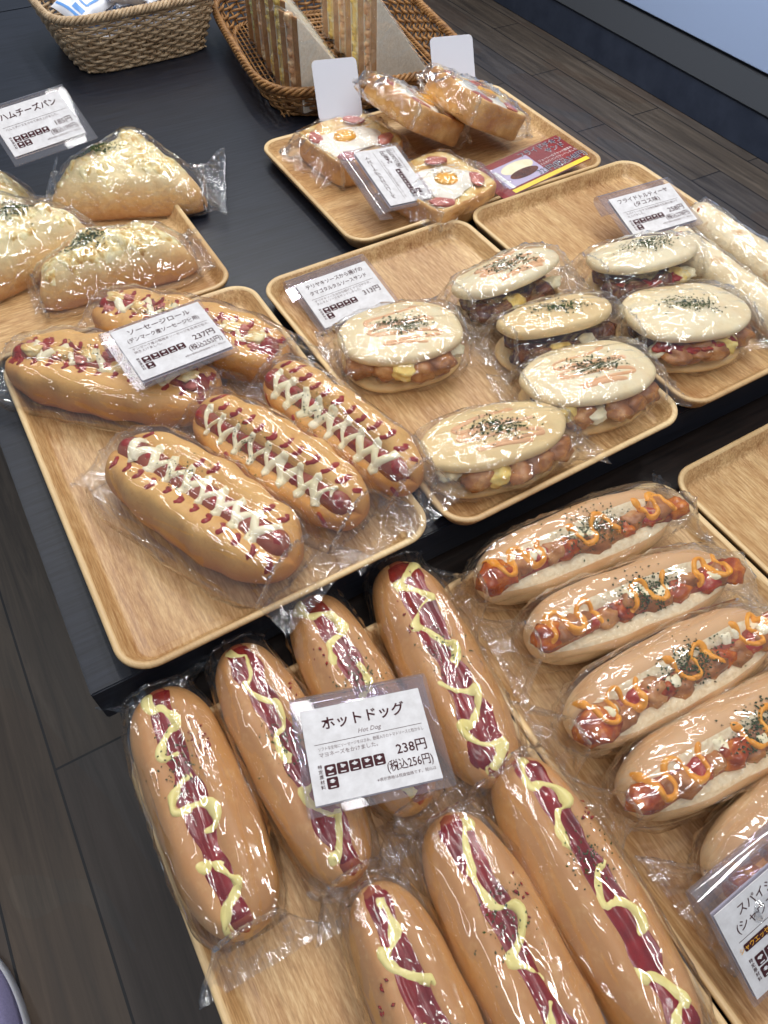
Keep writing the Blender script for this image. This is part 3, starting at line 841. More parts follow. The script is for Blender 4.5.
# ------------------------------------------------------------------ wraps
def wrap(loc, yaw, L, r, label, seed):
    rnd = random.Random(int(seed * 100)); root = empty('tortilla_wrap', loc, (0, 0, R(yaw)))
    vs = []; fs = []; nx, na = 40, 40
    for i in range(nx + 1):
        s = -1 + 2 * i / nx
        k = 1 + .05 * nz(s * 3, seed, 0)
        for j in range(na):
            th = 2 * PI * j / na
            spiral = 1 + .07 * ((th / (2 * PI) + .25) % 1.0) - .03
            q = r * k * spiral * (1 + .03 * nz(s * 5, math.cos(th) * 2, math.sin(th) * 2 + seed))
            vs.append(Vector((s * L / 2 + .003 * math.sin(th * 2), q * math.cos(th), r + max(-r * .9, q * math.sin(th)))))
    for i in range(nx):
        for j in range(na): fs.append((i * na + j, i * na + (j + 1) % na, (i + 1) * na + (j + 1) % na, (i + 1) * na + j))
    for v in vs: v.z = max(0.0, v.z)
    link_mesh('tortilla', vs, fs, M['tortilla'], root)
    g = G()
    for sg in (-1, 1):
        for k in range(7):
            a = k * PI / 3; q = .55 * r if k < 6 else 0
            v, f = blob((sg * (L / 2 - .004), q * math.cos(a), r + q * math.sin(a)), (.007, .42 * r, .42 * r), seed + k, .3); g.add(v, f)
    g.obj('filling', M['tomato'], root)
    add_bag(root, vs, e1=.02, e2=.026, seed=seed, flare=1.1, mat='film2', margin=.0012)
    return tag(root, label, 'wrap', 'bagged tortilla wraps')
wrap((.742, .428, FU), -91, .170, .0200, 'rolled tortilla wrap lying along the far right rim of its tray', 1.7)
wrap((.684, .400, FU), -92, .175, .0195, 'rolled tortilla wrap with red filling showing, beside the big pale flat bun', 2.9)

# ------------------------------------------------------------------ cheese pastries
def mound(poly, h, seed, nr=30, na=96, ridge=0., bumpy=.05):
    """filled pastry over a closed footprint (list of xy), origin at 0,0"""
    P = [Vector((x, y)) for x, y in poly]; n = len(P)
    def bnd(a):
        d = Vector((math.cos(a), math.sin(a))); best = 0
        for i in range(n):
            p, q = P[i], P[(i + 1) % n]; e = q - p
            den = d.x * e.y - d.y * e.x
            if abs(den) < 1e-9: continue
            t = (p.x * e.y - p.y * e.x) / den; u = (p.x * d.y - p.y * d.x) / den
            if t > 0 and -1e-6 <= u <= 1 + 1e-6: best = max(best, t)
        return best
    rb = [bnd(2 * PI * j / na) for j in range(na)]
    for _ in range(4): rb = [(rb[j - 1] + 2 * rb[j] + rb[(j + 1) % na]) / 4 for j in range(na)]
    vs = []; fs = []
    for i in range(nr + 1):
        q = math.sin(PI / 2 * i / nr) if i < nr else 1
        for j in range(na):
            a = 2 * PI * j / na; x, y = q * rb[j] * math.cos(a), q * rb[j] * math.sin(a)
            z = h * (max(0, 1 - q ** 2.8)) ** .55
            z *= 1 + .16 * nz(x * 22, y * 22, seed) 
            z += h * .10 * max(0, 1 - 3.5 * abs(noise.noise(Vector((x * 16 + y * 20 + seed, y * 5, seed))))) * (1 - q ** 4)
            z += bumpy * h * (nz(x * 85, y * 85, seed) + .6 * nz(x * 170, y * 170, seed)) * (1 - q ** 6) * 1.6
            vs.append(Vector((x, y, .004 + max(0, z))))
    for j in range(na): vs.append(Vector((rb[j] * .93 * math.cos(2 * PI * j / na), rb[j] * .93 * math.sin(2 * PI * j / na), 0)))
    m = nr + 1
    for i in range(m):
        for j in range(na): fs.append((i * na + j, i * na + (j + 1) % na, (i + 1) * na + (j + 1) % na, (i + 1) * na + j)[::-1][::-1])
    fs.append(tuple(m * na + j for j in range(na)))
    return vs, fs
def cheese_pastry(loc, yaw, poly, h, label, seed, herb=(0, 0), e=(.012, .02), side=0.):
    rnd = random.Random(int(seed * 100)); root = empty('cheese_pastry', loc, (0, 0, R(yaw)))
    bv, bf = mound(poly, h, seed)
    link_mesh('pastry', bv, bf, M['bun_pastry'], root)
    c = Caster(bv, bf, 90, (0, 0, .02))
    xs = [p[0] for p in poly]; ys = [p[1] for p in poly]
    g = G()
    # strands and patches of melted cheese
    for k in range(130):
        x, l = rnd.uniform(min(xs), max(xs)) * .82, rnd.uniform(min(ys), max(ys)) * .72
        if c.hit(x, l) is None or c.hit(x, l)[0].z < h * .45: continue
        a = rnd.uniform(0, PI); k_ = rnd.uniform(.006, .016)
        c.strip(g, [(x + math.cos(a) * k_ * (q - .5) * 2 , l + math.sin(a) * k_ * (q - .5) * 2) for q in (i / 9 for i in range(10))],
                lambda t: .0046 * (1 + nz(t * 5, k, 0)) * math.sin(PI * min(max(t, .05), .95)), .0030, 7)
    g.obj('melted_cheese', M['cheese_top'], root)
    g = G(); c.flakes(g, [(herb[0] + rnd.gauss(0, .011), herb[1] + rnd.gauss(0, .007)) for _ in range(420)], .0015, rnd)
    for k in range(len(g.v)): g.v[k].z += .0022
    g.obj('herb_flakes', M['herb'], root)
    add_bag(root, bv, e1=e[0], e2=e[1], seed=seed, flare=.9, side=side, sidez=.006, amp=1.2, mat='film2')
    return tag(root, label, 'pastry', 'bagged ham and cheese pastries')
M['bun_pastry'] = m_bun('cheese_pastry_crust', (242, 226, 178), (226, 184, 122), (190, 130, 72), h=.050, scale=80, rough=.5, bump=.7)
half = lambda L, w: [(L / 2 * math.cos(a), -w * .42 + w * math.sin(a) ** .8) for a in (PI * i / 16 for i in range(17))]
tri = lambda L, w: [(-L * .5, -w * .42), (L * .5, -w * .42), (L * .53, -w * .3), (L * .1, w * .55), (-L * .05, w * .58), (-L * .52, -w * .28)]
cheese_pastry((.102, .763, FU), -4, half(.178, .085), .046, 'crescent-shaped cheese pastry at the front right of its tray', 1.4, (-.02, .004), side=.006)
cheese_pastry((.175, .925, FU), -22, tri(.185, .150), .052, 'large triangular cheese pastry pointing right at the back of its tray', 2.6, (-.03, -.004), (.012, .028))
cheese_pastry((.008, .848, FU), 14, tri(.170, .140), .056, 'large cheese pastry at the left edge of the photo, above the sausage rolls', 3.8, (.02, -.004))
cheese_pastry((-.005, .955, FU), -35, half(.150, .10), .046, 'partly hidden cheese pastry under the price card at the far left', 4.9, (.01, .01))

# ------------------------------------------------------------------ egg toasts
def egg_toast(loc, rot, label, seed, W=.110, H=.112, T=.031):
    rnd = random.Random(int(seed * 100)); root = empty('egg_toast', loc, rot)
    # slice outline: square with the two domed shoulders of a loaf
    out = []
    for i in range(64):
        a = 2 * PI * i / 64; c, s = math.cos(a), math.sin(a); k = (abs(c) ** 6 + abs(s) ** 6) ** (-1 / 6)
        x, y = W / 2 * c * k, H / 2 * s * k
        if y > 0: y *= 1 + .06 * math.cos(x / W * PI) ; x *= 1 + .03 * (y / H)
        out.append((x, y))
    vs = []; fs = []; prof = [(.95, 0), (.99, .002), (1., .006), (.985, T * .5), (1., T - .006), (.99, T - .001), (.955, T + .001), (.90, T), (.82, T - .004), (.5, T - .006), (0.02, T - .006)]
    for q, z in prof:
        for i, (x, y) in enumerate(out):
            wob = .0016 * nz(x * 40, y * 40, seed + z * 30)
            vs.append(Vector((x * q, y * q, max(0, z + (wob if z > .001 else 0)))))
    n = 64
    for i in range(len(prof) - 1):
        for j in range(n): fs.append((i * n + j, i * n + (j + 1) % n, (i + 1) * n + (j + 1) % n, (i + 1) * n + j))
    fs.append(tuple(range(n - 1, -1, -1))); fs.append(tuple((len(prof) - 1) * n + j for j in range(n)))
    o = link_mesh('bread_slice', vs, fs, [M['crust'], M['cheese']], root)
    for p in o.data.polygons:
        if p.vertices[0] // n >= 6: p.material_index = 1
    av = list(vs)
    c = Caster(vs, fs, 90, (0, 0, .01))
    g = G(); ph = seed
    N = 30; rows = []
    vv = []; ff = []
    for i in range(9):
        q = i / 8
        for j in range(40):
            a = 2 * PI * j / 40; r = .040 * (1 + .22 * noise.noise(Vector((math.cos(a) * 1.2 + seed, math.sin(a) * 1.2, 0))) * 2)
            x, y = q * r * math.cos(a) * 1.05, q * r * math.sin(a) * .85
            vv.append(Vector((x + .004, y, T - .004 + .0055 * math.sqrt(max(0, 1 - q ** 3)) + .001 * nz(x * 80, y * 80, seed))))
    for i in range(8):
        for j in range(40): ff.append((i * 40 + j, i * 40 + (j + 1) % 40, (i + 1) * 40 + (j + 1) % 40, (i + 1) * 40 + j))
    g.add(vv, ff); g.obj('egg_white', M['egg_white'], root)
    ew = root.children[-1]; g = G(); v, f = blob((.006, -.004, T + .0015), (.0155, .0145, .0050), seed, .1); g.add(v, f); g.obj('egg_yolk', M['yolk'], ew if ew.name.startswith('egg_white') else root); av += v
    for k, (x, y, r) in enumerate(((-.036, .030, .5), (-.032, -.036, 2.4), (.030, .038, 2.6), (.038, -.026, 1.2))):
        v, f = blob((x, y, T), (.0155, .0090, .0030), seed + k, .16); v = [Matrix.Rotation(r, 3, 'Z') @ (p - Vector((x, y, T))) + Vector((x, y, T)) for p in v]
        link_mesh('bacon_piece', v, f, M['bacon'], root); av += v
    g = G(); c2 = Caster(g.v + vv + v, ff, 90, (0, 0, .01))
    c2.flakes(g, [(rnd.gauss(.004, .010), rnd.gauss(-.002, .009)) for _ in range(130)], .0009, rnd)
    for k in range(len(g.v)): g.v[k].z += .0028
    g.obj('pepper_flakes', M['herb'], root)
    add_bag(root, av, e1=.018, e2=.030, seed=seed, flare=.85, amp=1.8, mat='film2', zf=.014)
    return tag(root, label, 'egg toast', 'bagged bacon and egg toasts')
egg_toast((.458, .864, FU), (0, 0, R(-172)), 'egg toast lying flat at the back left corner of its tray', 1.6)
egg_toast((.505, .716, FU), (0, 0, R(12)), 'egg toast lying flat at the front of its tray beside the sideways price card', 2.8)
egg_toast((.541, .852, FU + .036), (R(2), R(30), R(8)), 'egg toast leaning on the flat one, crust edge towards the table', 3.7)
egg_toast((.621, .826, FU + .036), (R(2), R(27), R(4)), 'egg toast leaning at the back right of its tray, thick crust showing', 4.8, T=.034)

# ------------------------------------------------------------------ baskets
def basket(loc, yaw, tw, tl, bw, bl, h, rows, mat, label, seed, nst=46, rs=.0022, rimr=.0045, rimpad=.0):
    root = empty('wicker_basket', loc, (0, 0, R(yaw)))
    def ring(w, l, t):
        a = 2 * PI * t; c, s = math.cos(a), math.sin(a); k = (abs(c) ** 5 + abs(s) ** 5) ** (-1 / 5); return w / 2 * c * k, l / 2 * s * k
    # arclength-ish table
    g = G(); NP = nst * 4
    for i in range(rows):
        q = (i + .5) / rows; z = q * h; w = bw + (tw - bw) * q ** .85; l = bl + (tl - bl) * q ** .85
        pts = []
        for j in range(NP):
            t = j / NP; x, y = ring(w, l, t); nrm = Vector((x / w, y / l, 0)).normalized()
            off = rs * 1.25 * math.sin(2 * PI * t * nst / 2 + PI * (i % 2))
            pts.append(Vector((x, y, z + .0006 * nz(j * .3, i, seed))) + nrm * off)
        g.tube(pts, rs if (i % 1) == 0 else rs, 5, closed=True)
    g.obj('woven_wall', M[mat], root)
    g = G()
    for k in range(nst):
        t = (k + .5) / nst; a = ring(bw, bl, t); b = ring(tw, tl, t); 
        m_ = ((a[0] + b[0]) / 2 + (b[0] - a[0]) * .06, (a[1] + b[1]) / 2 + (b[1] - a[1]) * .06)
        g.tube([(a[0], a[1], .001), (m_[0], m_[1], h * .5), (b[0], b[1], h)], rs * .9, 5)
    g.obj('stakes', M[mat], root)
    for nm, z, w, l, rr in (('rim', h, tw, tl, rimr), ('foot_border', .003, bw, bl, rimr * .62)):
        g = G(); N = 260
        for s_ in range(4):
            pts = []
            for j in range(N):
                t = j / N; x, y = ring(w, l, t); nrm = Vector((x / w, y / l, 0)).normalized(); q = 2 * PI * t * 34 + s_ * PI / 2
                pts.append(Vector((x, y, z + rr * .9 * math.sin(q))) + nrm * rr * .9 * math.cos(q))
            g.tube(pts, rr * .55, 6, closed=True)
        g.obj(nm, M[mat], root)
    g = G(); n = 22
    for k in range(1, n):
        y = -bl / 2 + bl * k / n; ww = bw * .485 
        g.tube([(-ww, y, .003), (0, y, .0045 if k % 2 else .003), (ww, y, .003)], rs * 1.3, 5)
    for k in range(1, 40):
        x = -bw / 2 + bw * k / 40; g.tube([(x, -bl * .485, .004), (x, bl * .485, .004)], bw / 40 * .52, 5)
    g.obj('woven_base', M[mat], root)
    return tag(root, label, 'basket', 'wicker baskets')
basket((.322, 1.372, .781), 1.5, .265, .215, .205, .170, .082, 15, 'wicker', 'pale woven wicker basket filled with small white and blue pouches', 1.0, nst=58)
basket((.594, 1.166, .781), -9.5, .332, .400, .285, .360, .043, 7, 'wicker2', 'long brown wicker basket holding wrapped triangular sandwiches', 2.0, nst=64, rs=.0024, rimr=.0046)

# pouches in the pale basket
def pouch(loc, rot, label, seed, W=.085, H=.065, T=.022, blue=True):
    root = empty('plastic_pouch', loc, rot)
    def surf(u, v, sg):
        e = (max(0, 1 - abs(u) ** 3) * max(0, 1 - abs(v) ** 3)) ** .55
        return Vector((u * W / 2, v * H / 2, sg * (T / 2 * e * (1 + .3 * nz(u * 2, v * 2, seed)) + .0002) + .002 * nz(u * 3, v * 3, seed + 5)))
    vs = []; fs = []; n = 22
    for sg in (1, -1):
        o_ = len(vs)
        for i in range(n + 1):
            for j in range(n + 1): vs.append(surf(-1 + 2 * i / n, -1 + 2 * j / n, sg))
        for i in range(n):
            for j in range(n):
                q = (o_ + i * (n + 1) + j, o_ + (i + 1) * (n + 1) + j, o_ + (i + 1) * (n + 1) + j + 1, o_ + i * (n + 1) + j + 1)
                fs.append(q if sg > 0 else q[::-1])
    link_mesh('pouch_body', vs, fs, M['pouch'], root)
    if blue:
        g = G()
        def patch(u0, u1, v0, v1):
            a = []; m = 6
            for i in range(m + 1):
                for j in range(m + 1): a.append(surf(u0 + (u1 - u0) * i / m, v0 + (v1 - v0) * j / m, 1) + Vector((0, 0, .0005)))
            g.add(a, [(i * (m + 1) + j, (i + 1) * (m + 1) + j, (i + 1) * (m + 1) + j + 1, i * (m + 1) + j + 1) for i in range(m) for j in range(m)])
        # round-cornered double ring badge with simple bars inside, bands at the ends
        for k in range(1):
            for (a, b, c, d) in ((-.34, -.26, -.6, .6), (.26, .34, -.6, .6), (-.3, .3, .55, .66), (-.3, .3, -.66, -.55), (-.16, .16, .22, .30), (-.16, .16, -.02, .06), (-.16, .16, -.30, -.22), (-.04, .04, -.3, .3), (-.18, -.12, -.1, .3), (.12, .18, -.3, .1)): patch(a, b, c, d)
        for a in (-.86, .70): patch(a, a + .10, -.8, .8)
        patch(-.68, -.48, -.7, -.1); patch(.48, .62, .2, .8)
        g.obj('blue_print', M['blue_print'], root)
    return tag(root, label, 'pouch', 'white and blue pouches in the pale basket')
PZ = .781
PL = [(.262, 1.340, .030, 60, 8, 5, True), (.335, 1.335, .030, 15, -5, 3, True), (.385, 1.350, .032, -40, 6, -6, True), (.280, 1.400, .034, -20, 3, 8, True), (.360, 1.415, .034, 50, -8, 4, True),
      (.250, 1.322, .062, 25, 14, -8, True), (.310, 1.330, .064, 85, 10, 6, True), (.368, 1.326, .066, 10, 12, -4, False), (.402, 1.356, .064, -60, -6, 10, True), (.258, 1.385, .066, 40, -6, 8, False), (.325, 1.385, .070, -10, 10, 4, True), (.385, 1.410, .070, 35, -10, -8, True)]
wh = ['lower left', 'lower middle', 'lower right', 'lower back left', 'lower back right', 'front left corner', 'front, left of the middle', 'front, plain white one right of the middle', 'right end', 'left side, plain white one', 'centre', 'back right']
for k, (x, y, z, a, b, c, bl) in enumerate(PL):
    pouch((x + .004, y - .004, PZ + z + (.022 if k > 4 else .012)), (R(b), R(c), R(a)), 'small white plastic pouch%s in the pale basket, %s' % (' with blue print' if bl else '', wh[k].replace('plain white one', 'no print seen')), k * 1.7 + 1, blue=bl, W=.080 if k > 4 else .075, H=.060)

# triangle sandwiches
def tri_sandwich(loc, yaw, label, seed, fill='egg_yellow', A=.108, B=.124, T=.042, lean=0, brown=False):
    """right-angled wedge standing on one crust; triangle in XZ, thickness along Y"""
    root = empty('wrapped_sandwich', loc, (R(lean), 0, R(yaw)))
    def wedge(y0, y1, s=1., bul=0.):
        P = [(0, 0), (A * s, 0), (0, B * s)]
        # rounded outline
        out = []
        for i in range(3):
            p0, p1, p2 = (Vector(P[i - 1]), Vector(P[i]), Vector(P[(i + 1) % 3])); r = .005
            a = p1 + (p0 - p1).normalized() * r; b = p1 + (p2 - p1).normalized() * r
            for q in (0, .33, .66, 1): out.append(a * (1 - q) ** 2 + p1 * 2 * q * (1 - q) + b * q * q)
        n = len(out); cen = sum(out, Vector((0, 0))) / n; vs = []; fs = []
        pr = [(.975, y0), (1., y0 + .001), (1., y1 - .001), (.975, y1)]
        for q, y in pr:
            for p in out: v = cen + (p - cen) * q; vs.append(Vector((v.x - A * .38, y, v.y)))
        for i in range(3):
            for j in range(n): fs.append((i * n + j, i * n + (j + 1) % n, (i + 1) * n + (j + 1) % n, (i + 1) * n + j))
        fs.append(tuple(range(n - 1, -1, -1))); fs.append(tuple(3 * n + j for j in range(n)))
        return vs, fs, n
    av = []
    ths = (-T / 2, -T / 2 + .0140, T / 2 - .0140, T / 2)
    for y0, y1 in ((ths[0], ths[1]), (ths[2], ths[3])):
        v, f, n = wedge(y0, y1); o = link_mesh('bread_slice', v, f, [M['white_crumb'], M['crust_brown']], root, False); av += v
        for p in o.data.polygons:
            if len(p.vertices) == 4:
                c = p.center; nn = p.normal
                if abs(nn.y) < .5 and (c.x < -A * .38 + .003 or c.z < .003): p.material_index = 1
    g = G(); rnd = random.Random(int(seed * 10))
    v, f, n = wedge(ths[1] + .001, ths[2] - .001, .96); g.add([p + Vector((.001, 0, .001)) for p in v], f)
    for k in range(26):
        t = rnd.random()
        x, z = (A * .95 * t, B * .95 * (1 - t)) if k % 2 else (0.002, B * .93 * t)
        v2, f2 = blob((x - A * .38, rnd.uniform(ths[1] + .005, ths[2] - .005), z + .002), (.005, .006, .006), seed + k, .3, n=8); g.add([Vector((p.x, p.y, max(p.z, 0.001))) for p in v2], f2)
    g.obj('filling', M[fill], root)
    # film: thin loose wrap with the shape of the wedge
    v, f, n = wedge(-T / 2 - .0022, T / 2 + .0022, 1.05)
    bm = bmesh.new(); vv = [bm.verts.new((p.x - .0015, p.y, p.z - .0016)) for p in v]
    for q in f: bm.faces.new([vv[i] for i in q])
    bmesh.ops.triangulate(bm, faces=bm.faces[:]); bmesh.ops.subdivide_edges(bm, edges=bm.edges[:], cuts=3, use_grid_fill=True)
    for p in bm.verts:
        q = p.co; d = .0012 * (1 - abs(2 * noise.noise(q * 26 + Vector((seed, 0, 0)))) - .3); k = Vector((q.x * .3, q.y * 2, (q.z - .05) * .3)).normalized(); p.co = q + k * max(-.0004, d)
    me = bpy.data.meshes.new('plastic_wrap'); bm.to_mesh(me); bm.free(); me.materials.append(M['film3'])
    o = bpy.data.objects.new('plastic_wrap', me); COL.objects.link(o); o.parent = root
    return tag(root, label, 'sandwich', 'wrapped triangular sandwiches in the brown basket')
SZ = .781 + .0095
SW = [
 ((0.490, 1.027), 12, 'white-bread triangular sandwich at the front left of the brown basket, behind a blank white card', 1.1, 'ham'),
 ((0.500, 1.084), 12, 'triangular sandwich with yellow filling, second from the front in the left row', 2.1, 'egg_yellow'),
 ((0.511, 1.141), 12, 'triangular sandwich with a broad white face, third from the front in the left row', 3.1, 'egg_yellow'),
 ((0.521, 1.198), 12, 'triangular sandwich fourth from the front in the left row, brown crust showing', 4.1, 'ham'),
 ((0.532, 1.253), 12, 'triangular sandwich at the far end of the left row', 5.1, 'lettuce'),
 ((0.618, 1.039), 12, 'triangular sandwich with a large white face between the two blank cards', 6.1, 'ham'),
 ((0.628, 1.097), 12, 'triangular sandwich with egg filling, second in the right row of the brown basket', 7.1, 'egg_yellow'),
 ((0.637, 1.154), 12, 'triangular sandwich third from the front in the right row', 8.1, 'ham'),
 ((0.647, 1.212), 12, 'triangular sandwich farthest back in the right row of the brown basket', 9.1, 'egg_yellow'),
]
for (x, y), yaw, lab, sd, fl in SW: tri_sandwich((x, y, SZ), yaw, lab, sd, fl)

# ------------------------------------------------------------------ cards with writing
DG = None
def text_geo(body, size, x, y, align='LEFT', bold=0.0, shear=0., sx=1.0, fit=None):
    cu = bpy.data.curves.new('lettering', 'FONT'); cu.body = body; cu.size = size; cu.align_x = align; cu.align_y = 'CENTER'
    cu.resolution_u = 2; cu.offset = bold * size; cu.shear = shear
    o = bpy.data.objects.new('lettering', cu); COL.objects.link(o)
    dg = bpy.context.evaluated_depsgraph_get(); me = bpy.data.meshes.new_from_object(o.evaluated_get(dg))
    xs_ = [p.co.x for p in me.vertices] or [0, 0]; wd = (max(xs_) - min(xs_)) * sx; k_ = min(1, fit / wd) if fit and wd else 1
    v = [Vector((p.co.x * sx * k_ + x, p.co.y * (k_ ** .5) + y, 0)) for p in me.vertices]; f = [tuple(p.vertices) for p in me.polygons]
    bpy.data.objects.remove(o); bpy.data.meshes.remove(me); bpy.data.curves.remove(cu)
    return v, f
def rrect(x, y, w, h, r, z=0., n=5):
    v = []
    for cx, cy, a0 in ((x + w / 2 - r, y + h / 2 - r, 0), (x - w / 2 + r, y + h / 2 - r, 90), (x - w / 2 + r, y - h / 2 + r, 180), (x + w / 2 - r, y - h / 2 + r, 270)):
        for k in range(n): a = R(a0 + 90 * k / (n - 1)); v.append(Vector((cx + r * math.cos(a), cy + r * math.sin(a), z)))
    return v, [tuple(range(4 * n))]
def slab(x, y, w, h, r, z0, z1):
    a, _ = rrect(x, y, w, h, r, z0); b, _ = rrect(x, y, w, h, r, z1); n = len(a)
    return a + b, [tuple(range(n - 1, -1, -1)), tuple(range(n, 2 * n))] + [(i, (i + 1) % n, n + (i + 1) % n, n + i) for i in range(n)]
def card(loc, rot, label, title, price, taxed, icons, W=.100, H=.081, desc=(), title2=None, sub=None, logo=None, lip=True, paper=(0, 0, .090, .064), tsize=.0105):
    root = empty('price_card', loc, rot)
    v, f = slab(0, 0, W, H, .0012, -.0008, .0008); link_mesh('acrylic_holder', v, f, M['acrylic'], root, False)
    px, py, pw, ph = paper
    v, f = slab(px, py, pw, ph, .0004, -.0022, -.0011); link_mesh('card_paper_back', v, f, M['paper'], root, False)
    v, f = slab(px, py, pw, ph, .0004, .0010, .0016); face = link_mesh('card_paper', v, f, M['paper'], root, False)
    if lip:       # bent back of the holder
        pr = [(H / 2, 0)] + [(H / 2 - .001 + .006 * math.sin(a), -.006 + .006 * math.cos(a)) for a in (PI * i / 8 for i in range(1, 9))] + [(H / 2 - .018, -.0135)]
        g = G(); vv = []; ff = []
        for sx in (-1, 1):
            for y, z in pr: vv.append(Vector((sx * W / 2, y, z)))
        n = len(pr); ff = [(i, i + 1, n + i + 1, n + i) for i in range(n - 1)]
        g.add(vv, ff); g.obj('holder_lip', M['acrylic_edge'], root)
    for s_, nm in ((-1, 'a'), (1, 'b')):
        pass
    g = G(); Z = .0018; gs = G()
    def put(gg, vf): gg.add([p + Vector((0, 0, Z)) for p in vf[0]], vf[1])
    k = ph / .064; top = py + ph / 2
    if title2:
        put(g, text_geo(title, tsize * .74, px, top - .0085 * k, 'CENTER', .006, fit=pw * .80)); put(g, text_geo(title2, tsize * .74, px, top - .0180 * k, 'CENTER', .006, fit=pw * .80))
    else: put(g, text_geo(title, tsize, px, top - .0125 * k, 'CENTER', .016, fit=pw * .78))
    if sub: put(gs, text_geo(sub, .0045, px + .002, top - .0215 * k, 'CENTER', 0, .3))
    ly = top - .0255 * k
    put(g, ([Vector((px - pw * .43, ly, 0)), Vector((px + pw * .45, ly, 0)), Vector((px + pw * .45, ly + .0003, 0)), Vector((px - pw * .43, ly + .0003, 0))], [(0, 1, 2, 3)]))
    for i, d in enumerate(desc): put(gs, text_geo(d, .0036, px - pw * .41, ly - .0035 - .0042 * i, 'LEFT', .0, fit=pw * .86))
    for i in range(icons):
        row, c = divmod(i, 5); ix = px - pw * .34 + c * .0084; iy = ly - .0180 * k - row * .0086
        v, f = rrect(ix, iy, .0076, .0076, .0010); put(g, (v, f))
    gi = G(); Z2 = Vector((0, 0, .0020))
    for i in range(icons):
        row, c = divmod(i, 5); ix = px - pw * .34 + c * .0084; iy = ly - .0180 * k - row * .0086
        m = 10; kk = .0016
        v = [Vector((ix + kk * (1 + .45 * math.cos((2 + i) * a)) * math.cos(a), iy + .0012 + kk * .8 * (1 + .3 * math.sin((3 + i) * a)) * math.sin(a), 0)) for a in (2 * PI * q / 16 for q in range(16))]
        gi.add([p + Z2 for p in v], [tuple(range(16))])
        v, f = rrect(ix, iy - .0025, .0038, .0008, .0003); gi.add([p + Z2 for p in v], f)
    vtx = '特定原材料'
    for i, ch in enumerate(vtx[:5]): put(g, text_geo(ch, .0030, px - pw * .34 - .0066, ly - .0150 * k - i * .0034, 'CENTER', .01))
    if price: put(g, text_geo(price, .0092, px + pw * .45, py - ph * .12, 'RIGHT', .010, sx=.95))
    if taxed: put(g, text_geo(taxed, .0086, px + pw * .47, py - ph * .28, 'RIGHT', .006, sx=.80, fit=pw * .37))
    if taxed:
        put(gs, text_geo('※表示価格は税抜価格です。税込は', .0026, px + pw * .47, py - ph * .385, 'RIGHT'))
    g.obj('printed_text', M['ink'], face, False); gs.obj('small_print', M['ink_soft'], face, False)
    gi.obj('icon_symbols', M['paper'], face, False)
    if logo:
        v, f = rrect(px - pw * .30, ly - .0055, .021, .0052, .0012); g = G().add([p + Vector((0, 0, .0019)) for p in v], f); g.obj('logo_plate', M['ink'], face, False)
        t = text_geo(logo, .0042, px - pw * .30, ly - .0055, 'CENTER', .01); G().add([p + Vector((0, 0, .0022)) for p in t[0]], t[1]).obj('logo_text', M['yolk'], face, False)
    return tag(root, label, 'price card', 'price cards in clear holders')
D1 = ('ソフトな生地にソーセージをはさみ、野菜入りのトマトソースと粒からし', 'マヨネーズをかけました。')
card((.0850, .1500, .8010), (R(-2), R(1.5), R(-17)), 'large upright-reading price card lying on the hot dogs, price 238 yen', 'ホットドッグ', '238円', '(税込256円)', 6, desc=D1, sub='Hot Dog', tsize=.0100, paper=(-.001, -.001, .086, .066))
card((.0990, .5490, .8500), (R(4), R(2), R(5)), 'price card lying on top of the sausage rolls, price 237 yen', 'ソーセージロール', '237円', '(税込255円)', 6, title2='(デンマーク産ソーセージ使用)', desc=('デンマーク産の粗挽きソーセージを生地で包み、', '焼き上げました。'), paper=(.003, .002, .088, .070))
card((.3040, .5980, .7985), (R(11), 0, R(2)), 'price card on the middle tray partly covered by a round sandwich, price 313 yen', 'テリヤキソースから揚げの', '313円', None, 6, title2='タマゴタルタルソースサンド', desc=('テリヤキソースのから揚げとタマゴサラダ、', 'タルタルソースをサンドしました。'), paper=(.001, -.003, .088, .066))
card((.6780, .5300, .8240), (R(12), R(-2), R(-7)), 'price card leaning at the back of the right tray, price 258 yen', 'フライドトルティーヤ', '258円', '(税込278円)', 6, H=.078, title2='(タコス味)', desc=('スパイシーなタコス味の具材を生地で巻いて', '仕上げました。'), paper=(.002, -.001, .086, .062))
card((.0950, .9450, .8800), (R(24), R(-2), R(7)), 'price card at the far left above the cheese pastries, price 185 yen', 'ハムチーズパン', '185円', '(税込199円)', 7, desc=('ハムとチーズをのせて焼き上げました。',), paper=(-.002, .002, .086, .064), tsize=.0115)
card((.2620, -.0640, .7870), (R(38), R(-6), R(3)), 'price card at the bottom right corner of the photo, standing in the taco roll tray', 'スパイシータコス', None, None, 7, title2='(シャウエッセン使用)', desc=('', '                 香辛料を練り込んだ生地でサンド'), logo='シャウエッセン', H=.080, paper=(0, -.004, .092, .064))
card((.4430, .7330, .8290), (R(8), R(-17), R(92)), 'price card lying sideways against the front egg toast', 'ベーコンエッグトースト', '248円', '(税込267円)', 6, desc=('ベーコンと卵をのせて焼き上げました。',), paper=(0, -.003, .088, .062), tsize=.0095)

def blank_card(loc, rot, label):
    root = empty('blank_card', loc, rot)
    v, f = slab(0, 0, .061, .072, .006, -.0008, .0008); link_mesh('card_panel', v, f, M['white_card'], root, False)
    G().tube([(0, -.036, -.003), (0, -.052, -.004)], .0022, 8).obj('card_clip', M['white_card'], root)
    return tag(root, label, 'card', 'blank white cards standing by the brown basket')
blank_card((.478, .936, .8440), (R(56), 0, R(-16)), 'blank white card standing at the left front of the brown basket')
blank_card((.642, .902, .8540), (R(56), 0, R(-16)), 'blank white card standing at the right front of the brown basket')

